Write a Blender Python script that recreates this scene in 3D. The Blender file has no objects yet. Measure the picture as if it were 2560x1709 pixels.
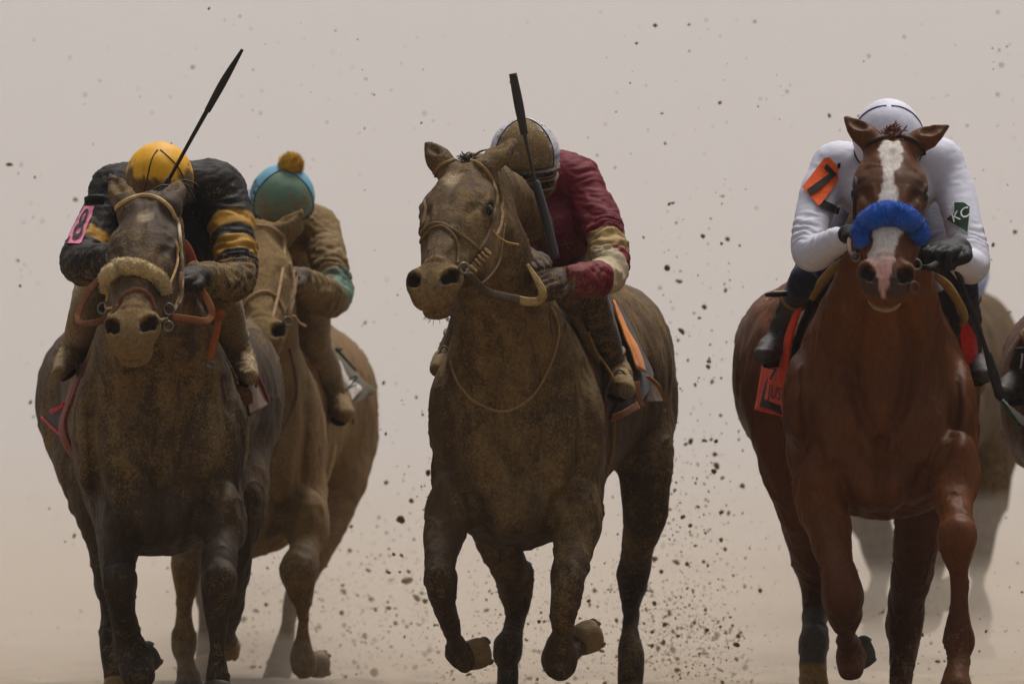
import bpy, math, random
import numpy as np
from mathutils import Vector, Matrix
from mathutils.bvhtree import BVHTree

random.seed(7); RNG = np.random.default_rng(7)
scene = bpy.context.scene
COL = scene.collection

# ------------------------------------------------------------------ camera, sky, sun, exposure
DIST = 40.0                      # metres from the lens to the leading horses
CAMZ = 1.093                     # a crouching photographer
MPP = 3.0 / 2560.0               # metres per photo pixel at the leading horses
cam_d = bpy.data.cameras.new('camera'); cam = bpy.data.objects.new('camera', cam_d); COL.objects.link(cam)
cam.location = (0, -DIST, CAMZ); cam.rotation_euler = (math.radians(90), 0, 0)
cam_d.sensor_width = 36.0; cam_d.lens = 36.0 * DIST / 3.0
cam_d.clip_start = 0.5; cam_d.clip_end = 3000
cam_d.dof.use_dof = True; cam_d.dof.focus_distance = DIST - 0.15; cam_d.dof.aperture_fstop = 5.6
scene.camera = cam

SUN_EL, SUN_AZ = math.radians(64), math.radians(20)      # high, behind the horses
world = bpy.data.worlds.new('World'); scene.world = world; world.use_nodes = True
wn = world.node_tree; wn.nodes.clear()
wo = wn.nodes.new('ShaderNodeOutputWorld'); wb = wn.nodes.new('ShaderNodeBackground'); ws = wn.nodes.new('ShaderNodeTexSky')
ws.sky_type = 'NISHITA'; ws.sun_disc = False; ws.sun_elevation = SUN_EL; ws.sun_rotation = SUN_AZ
ws.air_density = 1.0; ws.dust_density = 6.0; ws.ozone_density = 1.0; ws.altitude = 0
wb.inputs['Strength'].default_value = 0.08
whs = wn.nodes.new('ShaderNodeHueSaturation'); whs.inputs['Saturation'].default_value = 0.35   # a grey overcast, not a blue sky
wn.links.new(ws.outputs[0], whs.inputs['Color']); wn.links.new(whs.outputs[0], wb.inputs['Color']); wn.links.new(wb.outputs[0], wo.inputs['Surface'])
sd = bpy.data.lights.new('sun', 'SUN'); sun = bpy.data.objects.new('sun', sd); COL.objects.link(sun)
sd.energy = 1.5; sd.angle = math.radians(22); sd.color = (1.0, 0.96, 0.90)
sdir = Vector((math.sin(SUN_AZ) * math.cos(SUN_EL), math.cos(SUN_AZ) * math.cos(SUN_EL), math.sin(SUN_EL)))
sun.rotation_euler = sdir.to_track_quat('Z', 'Y').to_euler()
vs = scene.view_settings
scene.display_settings.display_device = 'sRGB'
vs.view_transform = 'Standard'; vs.look = 'None'; vs.exposure = 0.3; vs.gamma = 1.0; vs.use_curve_mapping = False
cy = scene.cycles
cy.use_denoising = True; cy.max_bounces = 6; cy.diffuse_bounces = 3; cy.glossy_bounces = 2
cy.transmission_bounces = 2; cy.volume_bounces = 3; cy.transparent_max_bounces = 8
cy.sample_clamp_indirect = 4.0; cy.caustics_reflective = False; cy.caustics_refractive = False

# ------------------------------------------------------------------ small maths
def P(u, v, Y=0.0):
    """point of the place seen at photo pixel (u, v) when it stands Y metres behind the leading horses"""
    s = MPP * (DIST + Y) / DIST
    return np.array([(u - 1280.0) * s, Y, CAMZ - (v - 854.5) * s])
def R(px, Y=0.0): return px * MPP * (DIST + Y) / DIST
def lin(c):
    c = np.array(c, float) / 255.0
    return np.where(c <= 0.04045, c / 12.92, ((c + 0.055) / 1.055) ** 2.4)
def unit(v): v = np.asarray(v, float); return v / (np.linalg.norm(v) + 1e-12)
def catmull(pts, n=6, closed=False):
    pts = np.asarray(pts, float)
    if len(pts) < 3 and not closed: 
        t = np.linspace(0, 1, n + 1)[:, None]; return pts[0] * (1 - t) + pts[-1] * t
    if closed: q = np.vstack([pts[-1], pts, pts[0], pts[1]])
    else: q = np.vstack([2 * pts[0] - pts[1], pts, 2 * pts[-1] - pts[-2]])
    out = []
    for i in range(1, len(q) - 2):
        p0, p1, p2, p3 = q[i - 1], q[i], q[i + 1], q[i + 2]
        for k in range(n):
            t = k / n
            out.append(0.5 * ((2 * p1) + (-p0 + p2) * t + (2 * p0 - 5 * p1 + 4 * p2 - p3) * t * t + (-p0 + 3 * p1 - 3 * p2 + p3) * t ** 3))
    if not closed: out.append(q[-2])
    return np.array(out)
_perm = RNG.random((64, 64, 64)).astype(np.float32)
def vnoise(p):
    """tri-linear value noise, 0..1"""
    i = np.floor(p).astype(int); f = p - i; f = f * f * (3 - 2 * f); i &= 63; j = (i + 1) & 63
    x0, y0, z0 = i.T; x1, y1, z1 = j.T; fx, fy, fz = f.T
    def L(a, b, t): return a + (b - a) * t
    return L(L(L(_perm[x0, y0, z0], _perm[x1, y0, z0], fx), L(_perm[x0, y1, z0], _perm[x1, y1, z0], fx), fy),
             L(L(_perm[x0, y0, z1], _perm[x1, y0, z1], fx), L(_perm[x0, y1, z1], _perm[x1, y1, z1], fx), fy), fz)
def fbm(p, o=3):
    s, a, t = 0, .5, 0
    for k in range(o): s = s + a * vnoise(p * 2.0 ** k + 17 * k); t += a; a *= .5
    return s / t
def sstep(a, b, x): t = np.clip((x - a) / (b - a), 0, 1); return t * t * (3 - 2 * t)

# ------------------------------------------------------------------ implicit surfaces -> one continuous mesh
class Field:
    def __init__(s, h): s.h = h; s.ops = []; s.lo = []; s.hi = []
    def _add(s, fn, lo, hi, k, sub):
        s.ops.append((fn, np.array(lo, float), np.array(hi, float), k, sub))
    def cone(s, a, b, ra, rb, k=.03, sc=None, sub=False):
        a = np.asarray(a, float); b = np.asarray(b, float); r = max(ra, rb)
        S = np.ones(3) if sc is None else np.asarray(sc, float)
        def fn(X, Y, Z):
            dx, dy, dz = (X - a[0]) / S[0], (Y - a[1]) / S[1], (Z - a[2]) / S[2]
            e = (b - a) / S; L = e @ e + 1e-12
            t = np.clip((dx * e[0] + dy * e[1] + dz * e[2]) / L, 0, 1)
            return (np.sqrt((dx - t * e[0]) ** 2 + (dy - t * e[1]) ** 2 + (dz - t * e[2]) ** 2) - (ra + (rb - ra) * t)) * S.min()
        s._add(fn, np.minimum(a, b) - r * S, np.maximum(a, b) + r * S, k, sub)
    def chain(s, pts, k=.03, n=4, sc=None):
        """pts: rows of (x, y, z, r); a smooth limb through them"""
        q = catmull(pts, n); q[:, 3] = np.maximum(q[:, 3], .001); A = q[:-1, :3]; E = q[1:, :3] - A; L = (E * E).sum(1) + 1e-12
        def fn(X, Y, Z):
            d = None
            for i in range(len(A)):
                dx, dy, dz = X - A[i, 0], Y - A[i, 1], Z - A[i, 2]; e = E[i]
                t = np.clip((dx * e[0] + dy * e[1] + dz * e[2]) / L[i], 0, 1)
                v = np.sqrt((dx - t * e[0]) ** 2 + (dy - t * e[1]) ** 2 + (dz - t * e[2]) ** 2) - (q[i, 3] + (q[i + 1, 3] - q[i, 3]) * t)
                d = v if d is None else np.minimum(d, v)
            return d
        r = q[:, 3:4]; s._add(fn, (q[:, :3] - r).min(0), (q[:, :3] + r).max(0), k, False)
    def ell(s, c, r, M=None, k=.03, sub=False):
        c = np.asarray(c, float); r = np.asarray(r, float)
        M = np.eye(3) if M is None else np.asarray(M, float)     # rows: local axes
        ext = np.sqrt(((M * r[:, None]) ** 2).sum(0))
        def fn(X, Y, Z):
            d = (X - c[0], Y - c[1], Z - c[2]); k0 = 0; k1 = 0
            for i in range(3):
                q = d[0] * M[i, 0] + d[1] * M[i, 1] + d[2] * M[i, 2]
                k0 = k0 + (q / r[i]) ** 2; k1 = k1 + (q / r[i] ** 2) ** 2
            k0 = np.sqrt(k0); return k0 * (k0 - 1) / (np.sqrt(k1) + 1e-9)
        s._add(fn, c - ext, c + ext, k, sub)
    def loft(s, sec, k=.05, nt=2.0, nb=2.3):
        """sec: rows (Y, xc, ztop, zwide, zbot, halfwidth): cross sections along the length"""
        q = catmull(sec, 6); q = q[np.argsort(q[:, 0])]
        ys = q[:, 0]
        lo = (q[:, 1] - q[:, 5]).min(), ys.min(), q[:, 4].min(); hi = (q[:, 1] + q[:, 5]).max(), ys.max(), q[:, 2].max()
        def fn(X, Y, Z):
            y1 = Y[0, :, 0] if Y.ndim == 3 else Y
            g = lambda c: np.interp(y1, ys, q[:, c])[None, :, None] if Y.ndim == 3 else np.interp(y1, ys, q[:, c])
            xc, zt, zw, zb, hw = g(1), g(2), g(3), g(4), np.maximum(g(5), .01)
            a = np.abs((X - xc) / hw); dz = Z - zw
            up = np.maximum(zt - zw, .01); dn = np.maximum(zw - zb, .01)
            wu = np.abs(dz) / up; wd = np.abs(dz) / dn
            r = np.where(dz > 0, (a ** nt + wu ** nt) ** (1 / nt), (a ** nb + wd ** nb) ** (1 / nb))
            m = np.minimum(hw, np.minimum(up, dn)); d = (r - 1) * m
            return np.maximum(d, np.maximum(ys[0] - Y, Y - ys[-1]))
        s._add(fn, lo, hi, k, False)
    def mesh(s, disp=None):
        h = s.h
        lo = np.min([o[1] for o in s.ops if not o[4]], 0) - .03 - 2 * h; hi = np.max([o[2] for o in s.ops if not o[4]], 0) + .03 + 2 * h
        n = np.ceil((hi - lo) / h).astype(int) + 1
        ax = [(lo[i] + h * np.arange(n[i])).astype(np.float32) for i in range(3)]
        F = np.full(n, 1.0, np.float32)
        for fn, a, b, k, sub in s.ops:
            m = k + 3 * h
            i0 = np.clip(np.floor((a - m - lo) / h).astype(int), 0, n - 1); i1 = np.clip(np.ceil((b + m - lo) / h).astype(int) + 1, 1, n)
            if (i1 <= i0).any(): continue
            sl = tuple(slice(i0[i], i1[i]) for i in range(3))
            X = ax[0][sl[0]][:, None, None]; Y = ax[1][sl[1]][None, :, None]; Z = ax[2][sl[2]][None, None, :]
            d = fn(X, Y, Z).astype(np.float32); f = F[sl]
            if sub: 
                d = -d; kk = np.maximum(k - np.abs(f - d), 0) / max(k, 1e-6); F[sl] = np.maximum(f, d) + kk * kk * k / 4
            else:
                kk = np.maximum(k - np.abs(f - d), 0) / max(k, 1e-6); F[sl] = np.minimum(f, d) - kk * kk * k / 4
        v, q = surface_nets(F, lo, h)
        return v, q
def surface_nets(F, lo, h):
    S = F < 0
    c = np.zeros(np.array(F.shape) - 1, np.uint8)
    offs = [(i, j, k) for i in (0, 1) for j in (0, 1) for k in (0, 1)]
    for i, j, k in offs: c += S[i:F.shape[0] - 1 + i, j:F.shape[1] - 1 + j, k:F.shape[2] - 1 + k]
    act = np.argwhere((c > 0) & (c < 8))
    vals = {o: F[act[:, 0] + o[0], act[:, 1] + o[1], act[:, 2] + o[2]] for o in offs}
    acc = np.zeros((len(act), 3)); cnt = np.zeros(len(act))
    for o in offs:
        for d in range(3):
            if o[d]: continue
            o2 = list(o); o2[d] = 1; a, b = vals[o], vals[tuple(o2)]
            m = (a < 0) != (b < 0); t = a[m] / (a[m] - b[m])
            p = np.tile(np.array(o, float), (m.sum(), 1)); p[:, d] = t
            acc[m] += p; cnt[m] += 1
    V = lo + h * (act + acc / cnt[:, None])
    idx = np.full(c.shape, -1, np.int32); idx[tuple(act.T)] = np.arange(len(act))
    Q = []
    for d in range(3):
        A = [slice(None)] * 3; B = [slice(None)] * 3; A[d] = slice(0, -1); B[d] = slice(1, None)
        e = S[tuple(A)] != S[tuple(B)]
        u, w = (d + 1) % 3, (d + 2) % 3
        ed = np.argwhere(e); ok = (ed[:, u] > 0) & (ed[:, w] > 0) & (ed[:, u] < c.shape[u]) & (ed[:, w] < c.shape[w]); ed = ed[ok]
        flip = S[tuple(A)][tuple(ed.T)]
        def at(du, dw):
            t = ed.copy(); t[:, u] += du; t[:, w] += dw; return idx[tuple(t.T)]
        q = np.stack([at(-1, -1), at(0, -1), at(0, 0), at(-1, 0)], 1)
        q[~flip] = q[~flip][:, ::-1]; Q.append(q)
    return V, np.vstack(Q)

# ------------------------------------------------------------------ objects
ROOTS = {}
def thing(name, label, cat, base=(0, 0, 0), group=None):
    o = bpy.data.objects.new(name, None); COL.objects.link(o); o.location = base; o.empty_display_size = .1
    o['label'] = label; o['category'] = cat
    if group: o['group'] = group
    ROOTS[o.name] = np.array(base, float); return o
def base_of(o):
    while o.parent: o = o.parent
    return np.array(o.location)
def make_mesh(name, V, faces, smooth=True):
    me = bpy.data.meshes.new(name); V = np.asarray(V, np.float32)
    if isinstance(faces, np.ndarray):
        m, k = faces.shape; ls = np.arange(0, m * k, k, dtype=np.int32); lv = faces.reshape(-1).astype(np.int32)
    else:
        ln = [len(f) for f in faces]; m = len(ln); ls = np.concatenate([[0], np.cumsum(ln)[:-1]]).astype(np.int32); lv = np.array([i for f in faces for i in f], np.int32)
    me.vertices.add(len(V)); me.vertices.foreach_set('co', V.ravel())
    me.loops.add(len(lv)); me.loops.foreach_set('vertex_index', lv)
    me.polygons.add(m); me.polygons.foreach_set('loop_start', ls)
    me.update(calc_edges=True); me.validate()
    if smooth: me.polygons.foreach_set('use_smooth', np.ones(len(me.polygons), bool))
    return me
def mk(name, V, F, mat, parent=None, col=None, mud=None, smooth=True):
    """one mesh object; V in world coordinates"""
    V = np.asarray(V, float); b = base_of(parent) if parent else np.zeros(3)
    me = make_mesh(name, V - b, F, smooth)
    if col is not None:
        c = np.ones((len(V), 4), np.float32); c[:, :3] = col
        me.color_attributes.new('Col', 'FLOAT_COLOR', 'POINT').data.foreach_set('color', c.ravel())
    a = me.attributes.new('Mud', 'FLOAT', 'POINT')
    a.data.foreach_set('value', np.full(len(V), 0 if mud is None else 1, np.float32) * (0 if mud is None else mud))
    me.materials.append(mat)
    o = bpy.data.objects.new(name, me); COL.objects.link(o)
    if parent: o.parent = parent
    return o
def vnormals(V, F):
    F = np.asarray(F); n = np.cross(V[F[:, 2]] - V[F[:, 0]], V[F[:, 3 % F.shape[1]]] - V[F[:, 1]]) if F.shape[1] == 4 else np.cross(V[F[:, 1]] - V[F[:, 0]], V[F[:, 2]] - V[F[:, 0]])
    N = np.zeros_like(V)
    for k in range(F.shape[1]): np.add.at(N, F[:, k], n)
    return N / (np.linalg.norm(N, axis=1)[:, None] + 1e-12)
def bvh_of(*VF):
    vs_, fs_, off = [], [], 0
    for V, F in VF:
        vs_ += [tuple(v) for v in V]; fs_ += [tuple(int(i) + off for i in f) for f in F]; off += len(V)
    return BVHTree.FromPolygons(vs_, fs_)
CAMP = np.array([0, -DIST, CAMZ])
def surf(bvh, u, v, off=.003, Y=None):
    """the point of a surface (horse, sleeve) that faces the lens at a photo pixel, lifted by off"""
    p = P(u, v, 0); d = Vector(unit(p - CAMP))
    hit, n, i, t = bvh.ray_cast(Vector(CAMP), d)
    if hit is None:
        if Y is not None: return P(u, v, Y)
        q = Vector(P(u, v, 0.0)); hit, n, i, t = bvh.find_nearest(q)
    return np.array(hit) + np.array(n) * off
def near(bvh, p, off=.003):
    hit, n, i, t = bvh.find_nearest(Vector(p)); return np.array(hit) + np.array(n) * off

# generic sheets, tubes, straps
def frames(q):
    T = np.gradient(q, axis=0); T /= np.linalg.norm(T, axis=1)[:, None] + 1e-12
    up = np.array([0, -1.0, 0.1]); N = []
    for t in T:
        n = np.cross(t, up); 
        if np.linalg.norm(n) < .2: n = np.cross(t, [1, 0, 0])
        N.append(unit(n))
    N = np.array(N)
    for i in range(1, len(N)):
        if N[i] @ N[i - 1] < 0: N[i] = -N[i]
    return T, N, np.cross(T, N)
def tube(pts, r, n=8, sub=6, flat=1.0, closed=False, wob=0, normals=None):
    """rod or strap through world points; r scalar or list; flat<1 flattens it along the lens direction"""
    pts = np.asarray(pts, float); r = np.full(len(pts), r, float) if np.isscalar(r) else np.asarray(r, float)
    q = catmull(np.hstack([pts, r[:, None]]), sub, closed)
    c, rr = q[:, :3], np.maximum(q[:, 3], 1e-4)
    T, N, B = frames(c)
    if normals is not None:
        nn = catmull(np.asarray(normals, float), sub, closed); B = nn - (nn * T).sum(1)[:, None] * T; B /= np.linalg.norm(B, axis=1)[:, None] + 1e-9; N = np.cross(B, T)
    a = np.arange(n) * 2 * math.pi / n
    V = (c[:, None, :] + rr[:, None, None] * (np.cos(a)[None, :, None] * N[:, None, :] + flat * np.sin(a)[None, :, None] * B[:, None, :])).reshape(-1, 3)
    if wob: V += (RNG.random(V.shape) - .5) * wob
    m = len(c); F = []
    for i in range(m if closed else m - 1):
        j = (i + 1) % m
        for k in range(n): F.append((i * n + k, i * n + (k + 1) % n, j * n + (k + 1) % n, j * n + k))
    if not closed:
        F.append(tuple(range(n))[::-1]); F.append(tuple((m - 1) * n + k for k in range(n)))
    return V, F
def join(*parts):
    V, F, o = [], [], 0
    for v, f in parts:
        V.append(np.asarray(v)); F += [tuple(int(i) + o for i in g) for g in f]; o += len(v)
    return np.vstack(V), F
def sheet(ctrl, nu=24, nv=16, th=.004, wrinkle=0, seed=0):
    """cloth: rows of world control points, smoothly interpolated, with a real thickness"""
    C = np.array(ctrl, float)                                  # rows, cols, 3
    def res(A, n):
        q = catmull(A.reshape(len(A), -1), 10); t = np.linspace(0, len(q) - 1, n)
        i = np.minimum(t.astype(int), len(q) - 2); f = (t - i)[:, None]
        return (q[i] * (1 - f) + q[i + 1] * f).reshape((n,) + A.shape[1:])
    A = res(C, nv); A = np.swapaxes(res(np.swapaxes(A, 0, 1), nu), 0, 1)   # nv, nu, 3
    dU = np.gradient(A, axis=1); dV = np.gradient(A, axis=0); N = np.cross(dU, dV); N /= np.linalg.norm(N, axis=2)[..., None] + 1e-12
    if wrinkle: A = A + N * ((fbm(A.reshape(-1, 3) * 14 + seed, 2) - .5) * wrinkle).reshape(nv, nu, 1)
    top = (A + N * th / 2).reshape(-1, 3); bot = (A - N * th / 2).reshape(-1, 3); n = nu * nv
    F = []
    for j in range(nv - 1):
        for i in range(nu - 1):
            a = j * nu + i; F.append((a, a + 1, a + nu + 1, a + nu)); F.append((n + a, n + a + nu, n + a + nu + 1, n + a + 1))
    rim = [j for j in range(nu)] + [(j + 1) * nu - 1 for j in range(1, nv)] + [(nv - 1) * nu + i for i in range(nu - 2, -1, -1)] + [j * nu for j in range(nv - 2, 0, -1)]
    for i in range(len(rim)): a, b = rim[i], rim[(i + 1) % len(rim)]; F.append((b, a, n + a, n + b))
    uu, vv = np.meshgrid(np.linspace(0, 1, nu), np.linspace(0, 1, nv)); UV = np.stack([uu.ravel(), vv.ravel()], 1)
    return np.vstack([top, bot]), F, np.vstack([UV, UV])

# ------------------------------------------------------------------ materials
def material(name, rough=.6, spec=.3, mudcol=(120, 96, 62), mscale=30, bump=.15, bscale=180, sheen=0, color=None, metal=0, sss=0, stretch=(1, 1, 1), var=.25, coat=0, soft=.38, mvar=.4):
    m = bpy.data.materials.new(name); m.use_nodes = True; nt = m.node_tree; N = nt.nodes; L = nt.links
    b = N['Principled BSDF']; b.inputs['Roughness'].default_value = rough; b.inputs['Specular IOR Level'].default_value = spec
    b.inputs['Metallic'].default_value = metal; b.inputs['Sheen Weight'].default_value = sheen; b.inputs['Coat Weight'].default_value = coat
    tc = N.new('ShaderNodeTexCoord'); mp = N.new('ShaderNodeMapping'); mp.inputs['Scale'].default_value = stretch; L.new(tc.outputs['Object'], mp.inputs[0])
    if color is None:
        at = N.new('ShaderNodeAttribute'); at.attribute_name = 'Col'; base = at.outputs['Color']
    else:
        rg = N.new('ShaderNodeRGB'); rg.outputs[0].default_value = (*lin(color), 1); base = rg.outputs[0]
    def noise(sc, det=4, src=tc.outputs['Object']):
        n = N.new('ShaderNodeTexNoise'); n.inputs['Scale'].default_value = sc; n.inputs['Detail'].default_value = det; n.inputs['Roughness'].default_value = .62; L.new(src, n.inputs['Vector']); return n.outputs['Fac']
    def math_(op, a, c):
        x = N.new('ShaderNodeMath'); x.operation = op
        for i, q in enumerate((a, c)):
            if isinstance(q, (int, float)): x.inputs[i].default_value = q
            else: L.new(q, x.inputs[i])
        return x.outputs[0]
    # colour variation of the thing itself
    hv = N.new('ShaderNodeMix'); hv.data_type = 'RGBA'; hv.blend_type = 'MULTIPLY'; hv.inputs[0].default_value = 1
    mr = N.new('ShaderNodeMapRange'); mr.inputs['From Min'].default_value = .3; mr.inputs['From Max'].default_value = .7; mr.inputs['To Min'].default_value = 1 - var; mr.inputs['To Max'].default_value = 1 + var
    L.new(noise(bscale * .35, 5, mp.outputs[0]), mr.inputs['Value']); L.new(base, hv.inputs[6]); L.new(mr.outputs[0], hv.inputs[7])
    # mud: attribute gives how much, two noises break it into smears and specks
    ma = N.new('ShaderNodeAttribute'); ma.attribute_name = 'Mud'
    n1 = noise(mscale, 5); n2 = noise(mscale * 6, 3)
    s = math_('ADD', math_('MULTIPLY', n1, 1.8), math_('MULTIPLY', n2, 2.2)); s = math_('ADD', s, -2.0)
    s = math_('ADD', s, math_('MULTIPLY', ma.outputs['Fac'], 1.5)); s = math_('ADD', s, -.95)
    r2 = N.new('ShaderNodeMapRange'); r2.interpolation_type = 'SMOOTHSTEP'; r2.inputs['From Min'].default_value = -soft / 2; r2.inputs['From Max'].default_value = soft / 2; L.new(s, r2.inputs['Value'])
    mx = N.new('ShaderNodeMix'); mx.data_type = 'RGBA'; L.new(r2.outputs[0], mx.inputs[0]); L.new(hv.outputs[2], mx.inputs[6])
    mv = N.new('ShaderNodeMix'); mv.data_type = 'RGBA'; cr = N.new('ShaderNodeMapRange'); cr.inputs['From Min'].default_value = .32; cr.inputs['From Max'].default_value = .68; L.new(noise(mscale * 5, 5), cr.inputs['Value']); L.new(cr.outputs[0], mv.inputs[0])
    mv.inputs[6].default_value = (*(lin(mudcol) * (1 - mvar)), 1); mv.inputs[7].default_value = (*(lin(mudcol) * (1 + mvar)), 1)
    L.new(mv.outputs[2], mx.inputs[7]); L.new(mx.outputs[2], b.inputs['Base Color'])
    rr = N.new('ShaderNodeMapRange'); rr.inputs['To Min'].default_value = rough; rr.inputs['To Max'].default_value = .9; L.new(r2.outputs[0], rr.inputs['Value']); L.new(rr.outputs[0], b.inputs['Roughness'])
    bp = N.new('ShaderNodeBump'); bp.inputs['Strength'].default_value = bump; bp.inputs['Distance'].default_value = .004
    hh = math_('ADD', noise(bscale, 4, mp.outputs[0]), math_('MULTIPLY', r2.outputs[0], .9)); L.new(hh, bp.inputs['Height']); L.new(bp.outputs[0], b.inputs['Normal'])
    if sss: b.inputs['Subsurface Weight'].default_value = sss; b.inputs['Subsurface Radius'].default_value = (.01, .004, .002)
    return m
MUD = (128, 103, 66)
M = dict(
    coat=material('horse_coat', .58, .12, MUD, 22, .4, 260, .0, stretch=(1, 1, .35), var=.22, soft=.9, mvar=.34),
    coat_clean=material('clean_coat', .50, .16, MUD, 22, .3, 260, .0, stretch=(1, 1, .35), var=.25, soft=.6),
    silk=material('silks', .66, .16, MUD, 34, .04, 220, .0, var=.06),
    cloth=material('cloth', .8, .15, MUD, 28, .25, 300, .15),
    fleece=material('fleece', .95, .05, (214, 184, 128), 60, 1.0, 420, .3, var=.4),
    leather=material('leather', .62, .22, MUD, 45, .25, 300),
    helmet=material('helmet_cover', .55, .25, MUD, 36, .08, 300, var=.07),
    hoof=material('hoof_horn', .6, .3, MUD, 40, .4, 120, stretch=(1, 1, 4)),
    eye=material('eye', .16, .35, MUD, 30, 0, 10, color=(18, 12, 8), var=0),
    skin=material('skin', .5, .4, MUD, 40, .1, 300, sss=.1),
    hair=material('hair', .5, .3, MUD, 40, .1, 300),
    metal=material('metal', .38, .5, MUD, 60, .1, 100, color=(120, 116, 108), metal=1.0, var=.15),
    rubber=material('rubber', .85, .08, MUD, 45, .25, 300),
    crop=material('crop', .55, .35, MUD, 60, .25, 300),
    clod=material('wet_dirt', .85, .15, (150, 124, 78), 40, .8, 60, color=(140, 114, 68), var=.45),
)
# ------------------------------------------------------------------ the place: track, haze, dust
def ground_material():
    m = bpy.data.materials.new('track_dirt'); m.use_nodes = True; N = m.node_tree.nodes; L = m.node_tree.links; b = N['Principled BSDF']
    tc = N.new('ShaderNodeTexCoord'); n = N.new('ShaderNodeTexNoise'); n.inputs['Scale'].default_value = 6; n.inputs['Detail'].default_value = 8; L.new(tc.outputs['Object'], n.inputs['Vector'])
    r = N.new('ShaderNodeValToRGB'); r.color_ramp.elements[0].color = (.16, .115, .075, 1); r.color_ramp.elements[1].color = (.36, .275, .185, 1)
    r.color_ramp.elements[0].position = .3; r.color_ramp.elements[1].position = .72
    L.new(n.outputs['Fac'], r.inputs[0]); L.new(r.outputs[0], b.inputs['Base Color']); b.inputs['Roughness'].default_value = .85
    bp = N.new('ShaderNodeBump'); bp.inputs['Strength'].default_value = .8; bp.inputs['Distance'].default_value = .05; L.new(n.outputs['Fac'], bp.inputs['Height']); L.new(bp.outputs[0], b.inputs['Normal'])
    return m
def setting():
    # the track: a rolled dirt sheet, churned where the field has run
    xs = np.concatenate([np.linspace(-900, -7, 12), np.linspace(-6, 6, 81), np.linspace(7, 900, 12)])
    ys = np.concatenate([np.linspace(-60, -7, 10), np.linspace(-6, 20, 131), np.linspace(24, 2200, 22)])
    X, Yg = np.meshgrid(xs, ys); Z = np.zeros_like(X)
    p = np.stack([X.ravel() * 2.2, Yg.ravel() * 2.2, Z.ravel()], 1); m = sstep(6, 5, np.abs(X)).ravel() * sstep(-6, -5, Yg).ravel() * sstep(20, 18, Yg).ravel()
    Z = ((fbm(p, 4) - .62) * .11 * m)
    V = np.stack([X.ravel(), Yg.ravel(), np.minimum(Z, .02)], 1); nx, ny = len(xs), len(ys)
    I = np.arange(nx * ny).reshape(ny, nx); F = np.stack([I[:-1, :-1], I[:-1, 1:], I[1:, 1:], I[1:, :-1]], -1).reshape(-1, 4)
    g = mk('race_track', V, F, ground_material()); g['kind'] = 'structure'
def volume_box(name, lo, hi, col, dens, aniso=0.0):
    lo = np.array(lo, float); hi = np.array(hi, float)
    V = [[(lo, hi)[i][0], (lo, hi)[j][1], (lo, hi)[k][2]] for i in (0, 1) for j in (0, 1) for k in (0, 1)]
    F = [(0, 1, 3, 2), (4, 6, 7, 5), (0, 4, 5, 1), (2, 3, 7, 6), (0, 2, 6, 4), (1, 5, 7, 3)]
    m = bpy.data.materials.new(name); m.use_nodes = True; N = m.node_tree.nodes; L = m.node_tree.links; N.clear()
    o = N.new('ShaderNodeOutputMaterial'); v = N.new('ShaderNodeVolumePrincipled')
    v.inputs['Color'].default_value = (*col, 1); v.inputs['Density'].default_value = dens; v.inputs['Anisotropy'].default_value = aniso
    L.new(v.outputs[0], o.inputs['Volume'])
    me = make_mesh(name, np.array(V), F, False); me.materials.append(m); ob = bpy.data.objects.new(name, me); COL.objects.link(ob); ob['kind'] = 'stuff'
    return ob
setting()
HAZE = volume_box('haze', (-950, -70, -1.0), (950, 2300, 6.0), (.92, .90, .88), .0003)
HAZE['label'] = 'thin damp haze hanging over the whole track'; HAZE['category'] = 'haze'
DUST = volume_box('dust_cloud', (-60, 8.0, -.5), (60, 120, 5.0), (.93, .905, .89), .055)
DUST['label'] = 'pale dust and spray cloud hanging behind the running field'; DUST['category'] = 'dust cloud'
for top_, den_, y0_, word_ in ((.16, .16, 2.5, 'thick tan dust rolling just above the track'), (.34, .085, 2.9, 'knee-high tan dust drifting behind the horses'), (.58, .035, 3.4, 'thin waist-high dust drifting behind the horses')):
    sp = volume_box('ground_dust', (-58 - top_, y0_, -.3 - top_ * .3), (58 + top_, 60 + top_, top_), (.96, .87, .76), den_); sp['label'] = word_; sp['category'] = 'dust'
# ------------------------------------------------------------------ horses
def PR(u, v, Y, r): return np.append(P(u, v, Y), R(r, Y))
def chain_px(f, pts, k=.03, n=4, sc=None): f.chain([PR(*p) for p in pts], k, n, sc)
class HeadFrame:
    """x along the nose, y to the animal's left, z out of the forehead"""
    def __init__(s, poll, nose, hint, wide=1.0):
        s.o = np.array(poll); e1 = nose - s.o; s.L = np.linalg.norm(e1); s.e1 = e1 / s.L
        h = np.array(hint, float); s.e3 = unit(h - (h @ s.e1) * s.e1); s.e2 = np.cross(s.e3, s.e1); s.k = s.L / .60; s.w = wide
        if s.e2[0] < 0: s.e2 = -s.e2
        s.M = np.stack([s.e1, s.e2, s.e3])
    def at(s, x, y, z): return s.o + s.k * (x * s.e1 + y * s.w * s.e2 + z * s.e3)
    def r(s, a, b, c): return np.array([a, b * s.w, c]) * s.k
    def loc(s, V): d = (V - s.o) @ s.M.T / s.k; d[:, 1] /= s.w; return d
def rotM(M, axis, ang):
    """rotate the local axes (rows) about one of them"""
    R3 = np.array(Matrix.Rotation(ang, 3, Vector(M[axis]))); return (R3 @ M.T).T
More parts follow.
